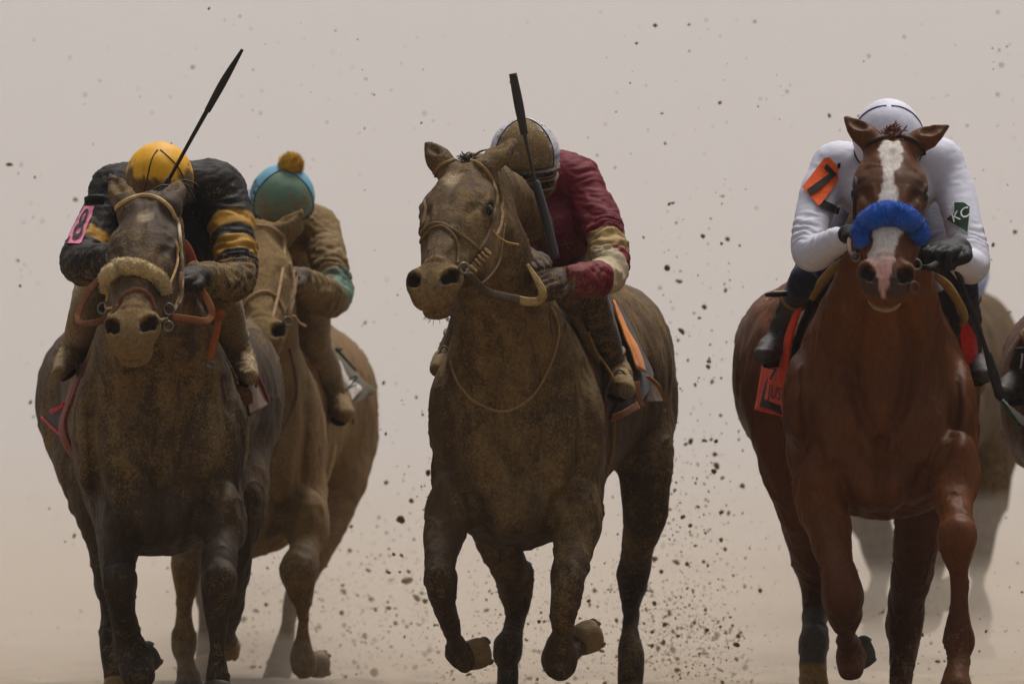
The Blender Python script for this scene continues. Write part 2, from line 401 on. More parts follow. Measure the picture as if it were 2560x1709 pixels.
def head_field(f, H, mouth=0.0, ears=()):
    E = lambda c, r, k=.03, sub=False, M=None: f.ell(H.at(*c), H.r(*r), H.M if M is None else M, k * H.k, sub)
    E((.10, 0, -.045), (.13, .083, .075)); E((.20, 0, -.034), (.14, .094, .055), .05)
    for s in (-1, 1):
        E((.170, s * .076, -.020), (.055, .024, .024), .03)                     # brow ridge
        E((.22, s * .066, -.130), (.150, .034, .100), .05)                       # cheek
        f.cone(H.at(.30, s * .068, -.072), H.at(.42, s * .052, -.072), .013 * H.k, .010 * H.k, .03)   # facial crest
    f.cone(H.at(.20, 0, -.05), H.at(.47, 0, -.046), .075 * H.k, .040 * H.k, .04, None)
    f.cone(H.at(.24, .018 , -.035), H.at(.47, .016, -.028), .040 * H.k, .026 * H.k, .02); f.cone(H.at(.24, -.018, -.035), H.at(.47, -.016, -.028), .040 * H.k, .026 * H.k, .02)
    f.cone(H.at(.24, 0, -.13), H.at(.49, 0, -.092), .075 * H.k, .048 * H.k, .05)
    f.cone(H.at(.10, 0, -.14), H.at(.30, 0, -.17), .06 * H.k, .045 * H.k, .05)
    E((.525, 0, -.060), (.070, .056, .052), .04)
    for s in (-1, 1):
        Mn = rotM(H.M, 2, s * -.25)
        E((.538, s * .051, -.044), (.054, .030, .040), .022, False, Mn)          # nostril wing
    E((.585, 0, -.076), (.034, .056, .036), .03)                                 # upper lip
    E((.556, 0, -.120 - mouth), (.050, .049, .025), .02); E((.525, 0, -.135 - mouth), (.040, .036, .030), .03)   # lower lip, chin
    for s in (-1, 1):
        Mn = rotM(rotM(H.M, 2, s * -.70), 0, s * .3)
        f.ell(H.at(.552, s * .054, -.016), H.r(.032, .0125, .034), Mn, .012, True)   # nostril
        f.ell(H.at(.542, s * .046, -.036), H.r(.024, .010, .026), Mn, .012, True)
        f.ell(H.at(.206, s * .107, -.026), H.r(.026, .017, .020), rotM(H.M, 0, s * -.6), .008, True)  # eye socket
        f.chain([np.append(H.at(x_, s * y_, z_), r_ * H.k) for x_, y_, z_, r_ in ((.166, .088, -.030, .005), (.180, .098, -.012, .0075), (.198, .099, -.005, .0075), (.232, .090, -.016, .005))], .008)   # upper lid
        f.chain([np.append(H.at(x_, s * y_, z_), r_ * H.k) for x_, y_, z_, r_ in ((.170, .094, -.042, .005), (.205, .104, -.052, .006), (.236, .093, -.036, .005))], .008)
    f.cone(H.at(.60, -.034, -.104 - mouth * .4), H.at(.60, .034, -.104 - mouth * .4), .004 + mouth * .3, .004 + mouth * .3, .006, None, True)
    for s in (-1, 1): f.cone(H.at(.60, s * .034, -.104 - mouth * .4), H.at(.51, s * .052, -.098), .004 + mouth * .3, .003, .006, None, True)
    f.cone(H.at(.592, 0, -.05), H.at(.612, 0, -.09), .003, .004, .014, None, True)
    for s, (tip, rb) in zip((-1, 1), ears):
        b = H.at(.005, s * .062, -.005); t = np.array(tip); d = t - b; L = np.linalg.norm(d); n = unit(d)
        side = unit(np.cross(n, H.e3)); Me = np.stack([n, side, np.cross(n, side)])
        f.cone(b - n * .02, b + d * .30, .034 * H.k, rb * H.k, .03)
        for a, c, ra, rc in ((.22, .46, rb, rb * .94), (.46, .68, rb * .94, rb * .70), (.68, .88, rb * .70, rb * .36), (.88, 1.03, rb * .36, rb * .16)):
            f.cone(b + d * a, b + d * c, ra * H.k, rc * H.k, .012)
        q = b + d * .56 + H.e3 * rb * .95 * H.k
        f.ell(q, np.array([L * .36, rb * .55 * H.k, rb * .62 * H.k]), np.stack([n, unit(np.cross(H.e3, n)), unit(np.cross(n, np.cross(H.e3, n)))]), .012, True)
def hoof(parent, cor, ang_pt, r=.052, length=.075, shoe=True, col=(70, 60, 46), mud=.35, hm=None):
    """cor: centre of the coronet, ang_pt: direction from coronet to ground surface; the horn wall, sole and a shoe"""
    n = unit(ang_pt); x = unit(np.cross(n, [0, 1.0, .2])) if abs(n[1]) < .95 else np.array([1.0, 0, 0]); y = np.cross(n, x)
    rings = [(-.22, .60, 0), (-.10, .88, 0), (.02, .98, 0), (.25, 1.03, .04), (.5, 1.06, .08), (.70, 1.04, .11), (.85, .96, .13), (.95, .84, .14), (1.0, .68, .13), (.96, .5, .10), (.93, .2, .05)]
    a = np.linspace(0, 2 * math.pi, 20, endpoint=False); V = []
    for t, s, sh in rings:
        V.append(np.array(cor) + n * (t * length) + (np.cos(a)[:, None] * x * s + np.sin(a)[:, None] * y * s * (1 + .10 * np.cos(a)[:, None] ** 2)) * r + (-y) * sh * r * 1.0)
    V = np.vstack(V); m = len(a); F = []
    for i in range(len(rings) - 1):
        for k in range(m): F.append((i * m + k, i * m + (k + 1) % m, (i + 1) * m + (k + 1) % m, (i + 1) * m + k))
    F.append(tuple(range(m))[::-1]); F.append(tuple((len(rings) - 1) * m + k for k in range(m)))
    V = V + (fbm(V * 60, 2) - .5)[:, None] * .006
    o = mk('hoof', V, F, M['hoof'], parent, lin(col), mud)
    if shoe:
        t = np.linspace(-.75 * math.pi, .75 * math.pi, 13) + (-math.pi / 2)
        pts = [np.array(cor) + n * (length * .97) + (np.cos(q) * x + np.sin(q) * y) * r * .80 - y * .15 * r for q in t]
        v, g = tube(pts, .009, 6, 2, .6); mk('horseshoe', v, g, M['metal'], o, mud=.6)
    return o
def strands(parent, name, roots, dirs, ln, mat, col, r=.0016, droop=.3, n=5, spread=.35, mud=0):
    V, F, o = [], [], 0
    for p, d, l in zip(roots, dirs, ln):
        d = unit(np.array(d) + RNG.normal(0, spread, 3)); pts = [np.array(p)]
        for k in range(n - 1):
            d = unit(d + np.array([0, 0, -droop / n]) + RNG.normal(0, .10, 3)); pts.append(pts[-1] + d * l / (n - 1))
        v, f = tube(pts, [r] * (n - 1) + [r * .25], 4, 2); V.append(v); F += [tuple(i + o for i in g) for g in f]; o += len(v)
    return mk(name, np.vstack(V), F, mat, parent, lin(col), mud)
def build_horse(c):
    Yb = c['base'][2]; base = P(c['base'][0], 854, Yb); base[2] = 0
    t = thing('horse', c['label'], 'horse', base, 'racehorses at full gallop')
    f = Field(c.get('h', .0075))
    f.loft([(Y, P(uc, 0, Y)[0], P(0, vt, Y)[2], P(0, vw, Y)[2], P(0, vb, Y)[2], R(hw, Y)) for Y, uc, vt, vw, vb, hw in c['torso']], .05, c.get('nt', 1.9), c.get('nb', 2.3))
    for i_, a in enumerate(c['muscle']): # (u, v, Y, ru, rv, rY, k, tilt)
        u, v, Y, ru, rv, ry, k = a[:7]; Mx = np.eye(3)
        if i_ < 4: k *= .5; ry *= 1.12
        if len(a) > 7: Mx = rotM(Mx, 1, a[7])
        f.ell(P(u, v, Y), (R(ru, Y), ry, R(rv, Y)), Mx, k)
    for ch in c['neck']: chain_px(f, ch, .09, 4)
    for ch in c['legs']: chain_px(f, [q[:3] + (q[3] - (4.0 if q[3] < 31 else 2.0 if q[3] < 46 else 0),) for q in ch], c.get('lk', .035), 4)
    for a in c.get('leg_muscle', ()):
        u, v, Y, ru, rv, ry, k = a[:7]; Mx = np.eye(3)
        if len(a) > 7: Mx = rotM(Mx, 1, a[7])
        f.ell(P(u, v, Y), (R(ru, Y), ry, R(rv, Y)), Mx, k)
    for a in c.get('groove', ()):  # (u,v,Y, u2,v2,Y2, r, k)
        f.cone(P(*a[:3]), P(*a[3:6]), R(a[6]), R(a[6]) * .5, a[7], None, True)
    H = HeadFrame(P(*c['poll']), P(*c['nose']), c['face'], c.get('wide', 1.0))
    head_field(f, H, c.get('mouth', 0), [(P(*e[0]), e[1]) for e in c["ears"]])
    V, Q = f.mesh()
    N = vnormals(V, Q)
    # living surface: veins and muscle ripple, stronger on the trunk than on the head
    hl = H.loc(V); inh = sstep(.0, .1, hl[:, 0] * 1.0) * (np.abs(hl[:, 1]) < .16) * (hl[:, 2] > -.3) * (V[:, 1] < c['poll'][2] + .05)
    amp = .026 * (1 - inh) + .004 * inh
    V = V + N * ((fbm(V * np.array([9, 9, 4.5]) + c['seed'], 3) - .5) * amp)[:, None]
    fib = fbm(np.stack([V[:, 0] * 20 + 1.5 * V[:, 2] * 6, V[:, 1] * 20, V[:, 2] * 5], 1) + c['seed'], 3); V = V + N * ((fib - .5) * .008 * (1 - .75 * inh))[:, None]
    low = sstep(.80, .60, V[:, 2]) * (1 - inh); ten = fbm(V * np.array([55, 55, 7]) + c['seed'], 2); V = V + N * ((ten - .5) * .007 * low)[:, None]      # tendons
    w_ = fbm(V * np.array([7, 7, 4]) + 31 + c['seed'], 2); vein = np.clip(1 - np.abs(w_ - .5) * 45, 0, 1) ** 2; V = V + N * (vein * .0048 * (1 - .6 * inh))[:, None]      # veins
    V = V + N * ((fbm(V * np.array([38, 38, 20]) + 5 + c['seed'], 2) - .5) * .004)[:, None]
    N = vnormals(V, Q)
    # bone and muscle under the thin skin of the face: (depth, width, points as (x, y) on the head)
    fm = (hl[:, 0] > -.02) & (hl[:, 0] < .62) & (np.abs(hl[:, 1]) < .14) & (hl[:, 2] > -.13) & (V[:, 1] < c['poll'][2] + .05); fi = np.where(fm)[0]; ph = hl[fi]; dd = np.zeros(len(fi))
    for dep, wid, ln in ((-.0060, .008, [(.235, .066), (.30, .056), (.38, .050), (.46, .040)]), (.0050, .009, [(.04, .018), (.09, .040), (.14, .062), (.175, .080)]), (.0050, .008, [(.26, .082), (.33, .074), (.41, .060)]),
                         (-.0040, .006, [(.46, .020), (.50, .030), (.53, .036)]), (-.0035, .006, [(.495, .0), (.490, .025), (.475, .050), (.48, .070)]), (.0035, .004, [(.22, .050), (.29, .040), (.36, .046), (.43, .030)]),
                         (-.0050, .010, [(.09, .0), (.16, .0), (.24, .0)]), (-.0045, .007, [(.150, .070), (.175, .086), (.20, .090)]), (-.004, .006, [(.225, .080), (.245, .070), (.262, .064)])):
        q = catmull(np.array(ln), 5); d2 = np.full(len(fi), 9.0); pa = np.stack([ph[:, 0], np.abs(ph[:, 1])], 1)
        for a_, b_ in zip(q[:-1], q[1:]):
            e = b_ - a_; t_ = np.clip(((pa - a_) @ e) / (e @ e + 1e-12), 0, 1); d2 = np.minimum(d2, ((pa - a_ - t_[:, None] * e) ** 2).sum(1))
        dd += dep * np.exp(-d2 / (2 * wid ** 2))
    V[fi] += N[fi] * (dd * np.clip(N[fi] @ H.e3 * 1.5 + .3, 0, 1))[:, None]; N = vnormals(V, Q)
    if 'chest' in c:       # folds where neck, breast and forearm muscles meet
        cx, hw, v0, v1, Yc = c['chest']; S_ = [[(0, .66), (0, .82), (0, .98)]]
        for sg in (-1, 1): S_ += [[(sg * .46, .77), (sg * .33, .92), (sg * .2, 1.0)], [(sg * .80, .14), (sg * .84, .38), (sg * .75, .6), (sg * .6, .77)], [(sg * .22, .0), (sg * .32, .22), (sg * .23, .45), (sg * .06, .62)]]
        wf = np.clip(-N[:, 1] * 1.3, 0, 1) * (V[:, 1] < Yc + .45) * (1 - inh); ix = np.where(wf > .01)[0]; Va = V[ix]; D = np.zeros(len(ix))
        for k_, ln in enumerate(S_):
            q = catmull(np.array([P(cx + a_ * hw, v0 + b_ * (v1 - v0), Yc)[[0, 2]] for a_, b_ in ln]), 6); d2 = np.full(len(ix), 9.0)
            for a_, b_ in zip(q[:-1], q[1:]):
                e = b_ - a_; t_ = np.clip(((Va[:, [0, 2]] - a_) @ e) / (e @ e), 0, 1); d2 = np.minimum(d2, ((Va[:, [0, 2]] - a_ - t_[:, None] * e) ** 2).sum(1))
            wob = 1 + .5 * (fbm(Va * 12 + k_, 2) - .5); D += -.017 * np.exp(-d2 / (2 * (.013 * wob) ** 2)) + .008 * np.exp(-((np.sqrt(d2) - .042) / .022) ** 2)
        V[ix] += N[ix] * (D * wf[ix])[:, None]
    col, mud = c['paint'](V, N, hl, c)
    nd = []
    for s_ in (-1, 1):
        ca, sa = math.cos(s_ * -.70), math.sin(s_ * -.70)
        for ce, rd in (((.552, .054, -.016), (.032, .0130, .034)), ((.542, .046, -.036), (.024, .011, .026))):
            d_ = hl - np.array([ce[0], s_ * ce[1], ce[2]]); e_ = np.stack([d_[:, 0] * ca + d_[:, 1] * sa, -d_[:, 0] * sa + d_[:, 1] * ca, d_[:, 2]], 1); nd.append(((e_ / np.array(rd)) ** 2).sum(1))
    nk = (sstep(1.9, .9, np.min(nd, 0)) * (hl[:, 0] > .4) * (hl[:, 2] < .0))[:, None]; col = col * (1 - nk) + lin((46, 33, 25)) * nk; mud = mud * (1 - nk[:, 0])
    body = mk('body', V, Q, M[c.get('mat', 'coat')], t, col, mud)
    bv = bvh_of((V, Q))
    for s in (-1, 1):
        e = Field(.0035); e.ell(H.at(.205, s * .0905, -.030), H.r(.0225, .019, .019), H.M, .002); v, q = e.mesh(); eye = mk('eye', v, q, M['eye'], t)
    for hf in c['hooves']: hoof(t, P(*hf[0]), np.array(hf[1], float), R(hf[2], hf[0][2]), R(hf[3], hf[0][2]), col=hf[4] if len(hf) > 4 else (70, 60, 46), mud=c.get('hoofmud', .45))
    # forelock between the ears, mane down the crest
    fr, fd, fl = [], [], []
    for i in range(c.get('forelock', 90)):
        y = RNG.normal(0, .014); fr.append(H.at(RNG.uniform(-.03, .03), y, .012)); fd.append(unit(H.e3 * .5 - H.e1 * 1.0 + H.e2 * (y * 12 + c.get('lockdir', 0)))); fl.append(RNG.uniform(.2, 1.0) * c.get('locklen', .05))
    strands(t, 'forelock', fr, fd, fl, M['hair'], c['hair'], .0022, .9, 5, .35, c.get('hairmud', .3))
    w = P(*c['withers']); p0 = H.at(-.03, 0, .0); mr, md, ml = [], [], []
    for i in range(260):
        q = RNG.random(); p = p0 * (1 - q) + w * q + np.array([0, 0, .05 * math.sin(q * math.pi)])
        p = near(bv, p + np.array([0, 0, .12]), -.004); mr.append(p); md.append((RNG.choice([-1, 1], p=c.get('maneside', (.3, .7))) * 1.0, .3, .0)); ml.append(RNG.uniform(.05, .10))
    mn = strands(t, 'mane', mr, md, ml, M['hair'], c['hair'], .0022, 2.0, 5, .25, c.get('hairmud', .3))
    mn['kind'] = 'stuff'
    # tail streaming behind
    tp = P(*c['tail']); tr, td, tl = [], [], []
    for i in range(120): tr.append(tp + RNG.normal(0, .018, 3)); td.append((0, 1, .1)); tl.append(RNG.uniform(.5, .75))
    strands(t, 'tail', tr, td, tl, M['hair'], c['hair'], .004, 1.2, 7, .10, .3)
    return t, H, bv, (V, Q)
def whiskers(t, H, col, n=26):
    rt, dr, ln = [], [], []
    for i in range(n):
        a = RNG.uniform(-1.2, 1.2); rt.append(H.at(.535 + .03 * RNG.random(), .036 * math.sin(a), -.135 - .02 * math.cos(a))); dr.append(H.e2 * math.sin(a) - H.e3 * math.cos(a)); ln.append(RNG.uniform(.015, .035))
    strands(t, 'whiskers', rt, dr, ln, M['hair'], col, .0007, .1, 4, .2)
CH = lin((124, 68, 25)); CHD = lin((76, 41, 15))
def paint_chestnut(V, N, h, c):
    n = fbm(V * 3.5, 3)[:, None]; col = CHD * (1 - n) + CH * n
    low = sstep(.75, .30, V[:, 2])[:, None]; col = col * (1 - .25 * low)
    x, y, z = h.T; hd = (x > 0) & (np.abs(y) < .16) & (z > -.06) & (V[:, 1] < -.3)
    # blaze: starts as a star, narrows, widens again over the nose, ends as a snip between the nostrils
    ed = (fbm(V * 55, 2) - .5) * .020
    xs = [.035, .05, .11, .135, .16, .18, .25, .36, .46, .50, .54, .58, .625]; L_ = [-.02, -.033, -.033, -.028, -.024, -.022, -.028, -.042, -.058, -.055, -.036, -.022, -.006]; R_ = [.02, .028, .034, .030, .014, .006, .018, .042, .022, .018, .014, .008, -.002]
    l = np.interp(x, xs, L_) + c['blaze_off']; r = np.interp(x, xs, R_) + c['blaze_off']
    m = (sstep(-.003, .003, y - l + ed) * sstep(-.003, .003, r + ed - y) * hd * (x > .03) * (x < .625) * (z > -.10))[:, None]
    pink = sstep(.44, .54, x)[:, None]; white = lin((214, 202, 192)) * (1 - pink) + lin((196, 148, 136)) * pink
    dark = (sstep(.515, .56, x) * hd)[:, None] * sstep(.03, -.02, z)[:, None]
    col = col * (1 - .72 * dark) + lin((58, 48, 42)) * .72 * dark
    lip = (sstep(-.108, -.122, z) * (x > .47) * (V[:, 1] < -.55) * (np.abs(y) < .12))[:, None]; col = col * (1 - lip) + lin((150, 128, 100)) * lip
    col = col * (1 - m) + white * m
    eye = (np.exp(-(((x - .206) / .040) ** 2 + ((np.abs(y) - .088) / .048) ** 2 + ((z + .02) / .06) ** 2)))[:, None]; col = col * (1 - .72 * eye)
    for (u, v, Y, ru, rv, w) in c.get('socks', ()):
        p = P(u, v, Y); s = (((np.abs(V[:, 0] - p[0]) < R(ru)) & (np.abs(V[:, 1] - Y) < .3)) * sstep(p[2] + R(rv), p[2] + R(rv) - .02, V[:, 2]))[:, None]; col = col * (1 - s) + lin(w) * s
    mud = np.clip(.30 + .35 * sstep(.5, .1, V[:, 2]) - .2, 0, 1)
    return col, mud
def painter(base, dark, mudf, star=None, light=None):
    def fn(V, N, h, c):
        n = fbm(V * 3, 3)[:, None]; col = lin(base) * n + lin(dark) * (1 - n)
        x, y, z = h.T
        if star:
            d = ((x - star[0]) / star[2]) ** 2 + ((y - star[1]) / star[3]) ** 2 + (fbm(V * 70, 2) - .5) * 1.2
            s = (.70 * sstep(2.0, .0, d) * (z > -.06) * (x > 0) * (x < .4))[:, None]; col = col * (1 - s) + lin((196, 172, 140)) * s
        leg = sstep(.62, .40, V[:, 2])[:, None]; col = col * (1 - .35 * leg)
        inn = (np.exp(-(((x - .206) / .035) ** 2 + ((np.abs(y) - .09) / .03) ** 2 + ((z + .03) / .035) ** 2)))
        mud = mudf(V, N, h) - .7 * inn; col = col * (1 - .5 * inn[:, None])
        return col, np.clip(mud + .10, 0, 1.2)
    return fn
# the chestnut on the right
H7 = dict(label='clean chestnut racehorse with white blaze and fluffy blue noseband, rightmost whole horse', base=(2205, 0, .8), seed=3, mat='coat_clean', chest=(2200, 232, 780, 1290, -.05), h=.0064,
    torso=[(-.10, 2200, 1010, 1080, 1150, 20), (-.04, 2200, 900, 1080, 1215, 120), (.06, 2200, 800, 1080, 1262, 190), (.22, 2200, 690, 1080, 1290, 228), (.42, 2200, 600, 1070, 1285, 226), (.75, 2190, 585, 960, 1220, 215), (1.15, 2165, 610, 900, 1170, 235),
           (1.5, 2140, 620, 880, 1110, 235), (1.75, 2135, 640, 900, 1080, 215), (2.02, 2135, 760, 900, 1020, 60)],
    muscle=[(2105, 1090, -.02, 80, 120, .10, .08), (2300, 1090, -.02, 80, 120, .10, .08), (2000, 1010, .10, 40, 110, .14, .06), (2400, 1040, .10, 40, 120, .14, .06), (2200, 1215, -.02, 120, 60, .12, .08),
            (1925, 940, 1.55, 92, 190, .30, .10), (2345, 960, 1.55, 105, 190, .30, .10)],
    neck=[[(2200, 640, .60, 85), (2205, 520, .25, 70), (2212, 440, -.08, 62), (2225, 395, -.36, 58)],
          [(2200, 1000, .14, 205), (2203, 850, .06, 172), (2210, 720, -.10, 122), (2222, 560, -.28, 92)]],
    legs=[# near side of the picture: right fore, folding
        [(2045, 1130, .22, 66), (2052, 1230, .05, 64), (2075, 1330, -.12, 52), (2092, 1410, -.24, 43), (2102, 1462, -.28, 47), (2106, 1515, -.27, 46), (2112, 1560, -.18, 34), (2120, 1600, -.06, 30), (2126, 1640, .02, 38), (2128, 1672, -.02, 34)],
        # left fore, reaching and bearing weight
        [(2380, 1080, .18, 62), (2388, 1165, -.04, 58), (2388, 1240, -.20, 48), (2390, 1292, -.30, 41), (2393, 1340, -.36, 47), (2396, 1385, -.37, 40), (2398, 1440, -.36, 27), (2398, 1520, -.35, 26), (2398, 1570, -.35, 33), (2397, 1603, -.35, 39), (2396, 1640, -.37, 30), (2392, 1690, -.42, 33), (2390, 1720, -.46, 40)],
        # hind legs
        [(1960, 960, 1.5, 105), (1985, 1110, 1.30, 96), (2010, 1240, 1.30, 78), (2030, 1370, 1.42, 58), (2042, 1450, 1.52, 46), (2042, 1520, 1.48, 36), (2040, 1570, 1.42, 30), (2038, 1606, 1.38, 38), (2036, 1650, 1.34, 32), (2034, 1720, 1.28, 40)],
        [(2330, 980, 1.5, 110), (2320, 1140, 1.2, 105), (2300, 1300, 1.10, 70), (2286, 1400, 1.15, 58), (2266, 1490, 1.28, 48), (2258, 1560, 1.34, 49), (2256, 1640, 1.28, 36), (2252, 1720, 1.2, 30)]],
    leg_muscle=[(2048, 1215, -.02, 55, 95, .10, .05, .12), (2394, 1160, -.12, 50, 85, .09, .05), (2104, 1488, -.31, 46, 46, .05, .02), (2393, 1338, -.39, 44, 46, .05, .02)],
    groove=[],
    poll=(2230, 350, -.42), nose=(2216, 702, -.82), face=(.02, -1, .55), wide=1.08, mouth=.004, blaze_off=0.0, socks=[(2036, 1510, 1.3, 70, 0, (92, 84, 74)), (2036, 1650, 1.3, 60, 0, (170, 128, 74))],
    ears=[((2114, 295, -.40), .034), ((2370, 316, -.40), .034)],
    hooves=[((2135, 1640, .06), (.55, 0.5, .25), 38, 52), ((2389, 1735, -.48), (-.05, -.45, -1), 46, 55), ((2034, 1735, 1.26), (0, -.4, -1), 42, 52), ((2250, 1735, 1.18), (0, -.4, -1), 42, 52)],
    withers=(2200, 600, .5), tail=(2135, 720, 1.98), hair=(104, 52, 26), lockdir=.25, locklen=.045, hairmud=0, paint=paint_chestnut, hoofmud=.3)
horse7, HD7, BV7, MS7 = build_horse(H7)
whiskers(horse7, HD7, (90, 70, 50), 16)
# muddy dark bay in the middle
def mud3(V, N, h):
    x, y, z = h.T; hd = sstep(-.02, .06, x) * (np.abs(y) < .17) * (V[:, 1] < .0) * sstep(-.22, -.10, z)
    front = np.clip(-N[:, 1], 0, 1); n = fbm(V * np.array([5, 5, 2.2]) + 9, 3)
    m = .38 + .22 * front + .9 * (n - .5) + .75 * (fbm(V * np.array([15, 15, 1.8]) + 3, 3) - .5) - .26 * sstep(.80, .45, V[:, 2])
    return m + hd * (.10 + .14 * sstep(.42, .50, x))
H3 = dict(label='mud-caked dark bay racehorse turning its head, with a pale forehead smudge, in the middle', base=(1310, 0, 1.0), seed=11, chest=(1293, 206, 850, 1368, .10), h=.0064,
    torso=[(.05, 1290, 1040, 1110, 1190, 20), (.11, 1290, 920, 1100, 1290, 120), (.21, 1292, 810, 1090, 1345, 180), (.37, 1295, 730, 1090, 1372, 203), (.57, 1310, 660, 1070, 1350, 205), (.9, 1360, 640, 970, 1270, 208), (1.3, 1410, 650, 920, 1205, 225), (1.65, 1440, 668, 900, 1150, 225), (1.9, 1455, 700, 900, 1100, 205), (2.17, 1460, 800, 900, 1020, 60)],
    muscle=[(1205, 1120, .12, 75, 120, .10, .08), (1385, 1120, .12, 75, 120, .10, .08), (1122, 1060, .24, 38, 120, .14, .06), (1465, 1090, .24, 40, 120, .14, .06), (1295, 1275, .13, 120, 70, .12, .08),
            (1590, 960, 1.6, 80, 190, .30, .10), (1300, 960, 1.6, 90, 180, .3, .1), (1470, 1250, .30, 30, 90, .12, .05)],
    neck=[[(1380, 700, .75, 85), (1330, 600, .42, 76), (1262, 500, .10, 64), (1190, 440, -.18, 56)],
          [(1292, 1030, .28, 196), (1282, 900, .18, 166), (1260, 770, .06, 126), (1205, 570, -.14, 92)]],
    legs=[[(1145, 1150, .38, 60), (1132, 1250, .22, 56), (1112, 1340, .02, 50), (1102, 1400, -.12, 41), (1100, 1438, -.18, 43), (1104, 1485, -.18, 38), (1122, 1545, -.10, 28), (1138, 1595, .0, 28), (1146, 1632, .08, 36), (1160, 1652, .12, 33)],
          [(1448, 1150, .38, 60), (1446, 1270, .22, 56), (1430, 1370, .05, 50), (1419, 1440, -.05, 45), (1414, 1490, -.08, 40), (1408, 1540, -.05, 33), (1404, 1590, .02, 32), (1398, 1640, .08, 44), (1397, 1662, .08, 42)],
          [(1402, 1652, .09, 32), (1426, 1634, .14, 27), (1446, 1612, .19, 27), (1456, 1598, .215, 33)],
          [(1250, 1180, 1.5, 95), (1242, 1320, 1.25, 62), (1268, 1400, 1.25, 46), (1290, 1465, 1.35, 45), (1293, 1530, 1.35, 27), (1282, 1580, 1.3, 27), (1270, 1622, 1.25, 38), (1268, 1665, 1.2, 28), (1268, 1730, 1.15, 34)],
          [(1585, 1000, 1.6, 100), (1610, 1130, 1.4, 74), (1614, 1250, 1.35, 56), (1607, 1320, 1.4, 48), (1592, 1380, 1.5, 42), (1581, 1428, 1.55, 44), (1579, 1475, 1.55, 38), (1578, 1525, 1.5, 25), (1576, 1572, 1.45, 21), (1578, 1625, 1.4, 32), (1579, 1660, 1.38, 36), (1577, 1730, 1.33, 30)]],
    leg_muscle=[(1124, 1265, .10, 44, 85, .10, .05), (1452, 1290, .14, 46, 90, .10, .05), (1100, 1440, -.21, 42, 44, .05, .02)],
    groove=[],
    poll=(1168, 412, -.25), nose=(1064, 706, -.72), face=(-.36, -1, .42), wide=1.04, mouth=.003,
    ears=[((1066, 360, -.20), .031), ((1284, 356, -.16), .031)],
    hooves=[((1168, 1640, .15), (.85, .35, .22), 37, 58, (150, 120, 76)), ((1450, 1600, .20), (.8, .45, .3), 40, 56, (136, 110, 70)), ((1268, 1745, 1.13), (0, -.4, -1), 40, 50), ((1577, 1745, 1.3), (0, -.4, -1), 40, 50)],
    withers=(1375, 650, .65), tail=(1460, 760, 2.1), hair=(44, 34, 24), lockdir=.2, locklen=.035, forelock=60, paint=painter((98, 74, 46), (62, 46, 30), mud3, (.115, -.012, .034, .026)), hoofmud=.5)
horse3, HD3, BV3, MS3 = build_horse(H3)
whiskers(horse3, HD3, (50, 40, 30), 34)
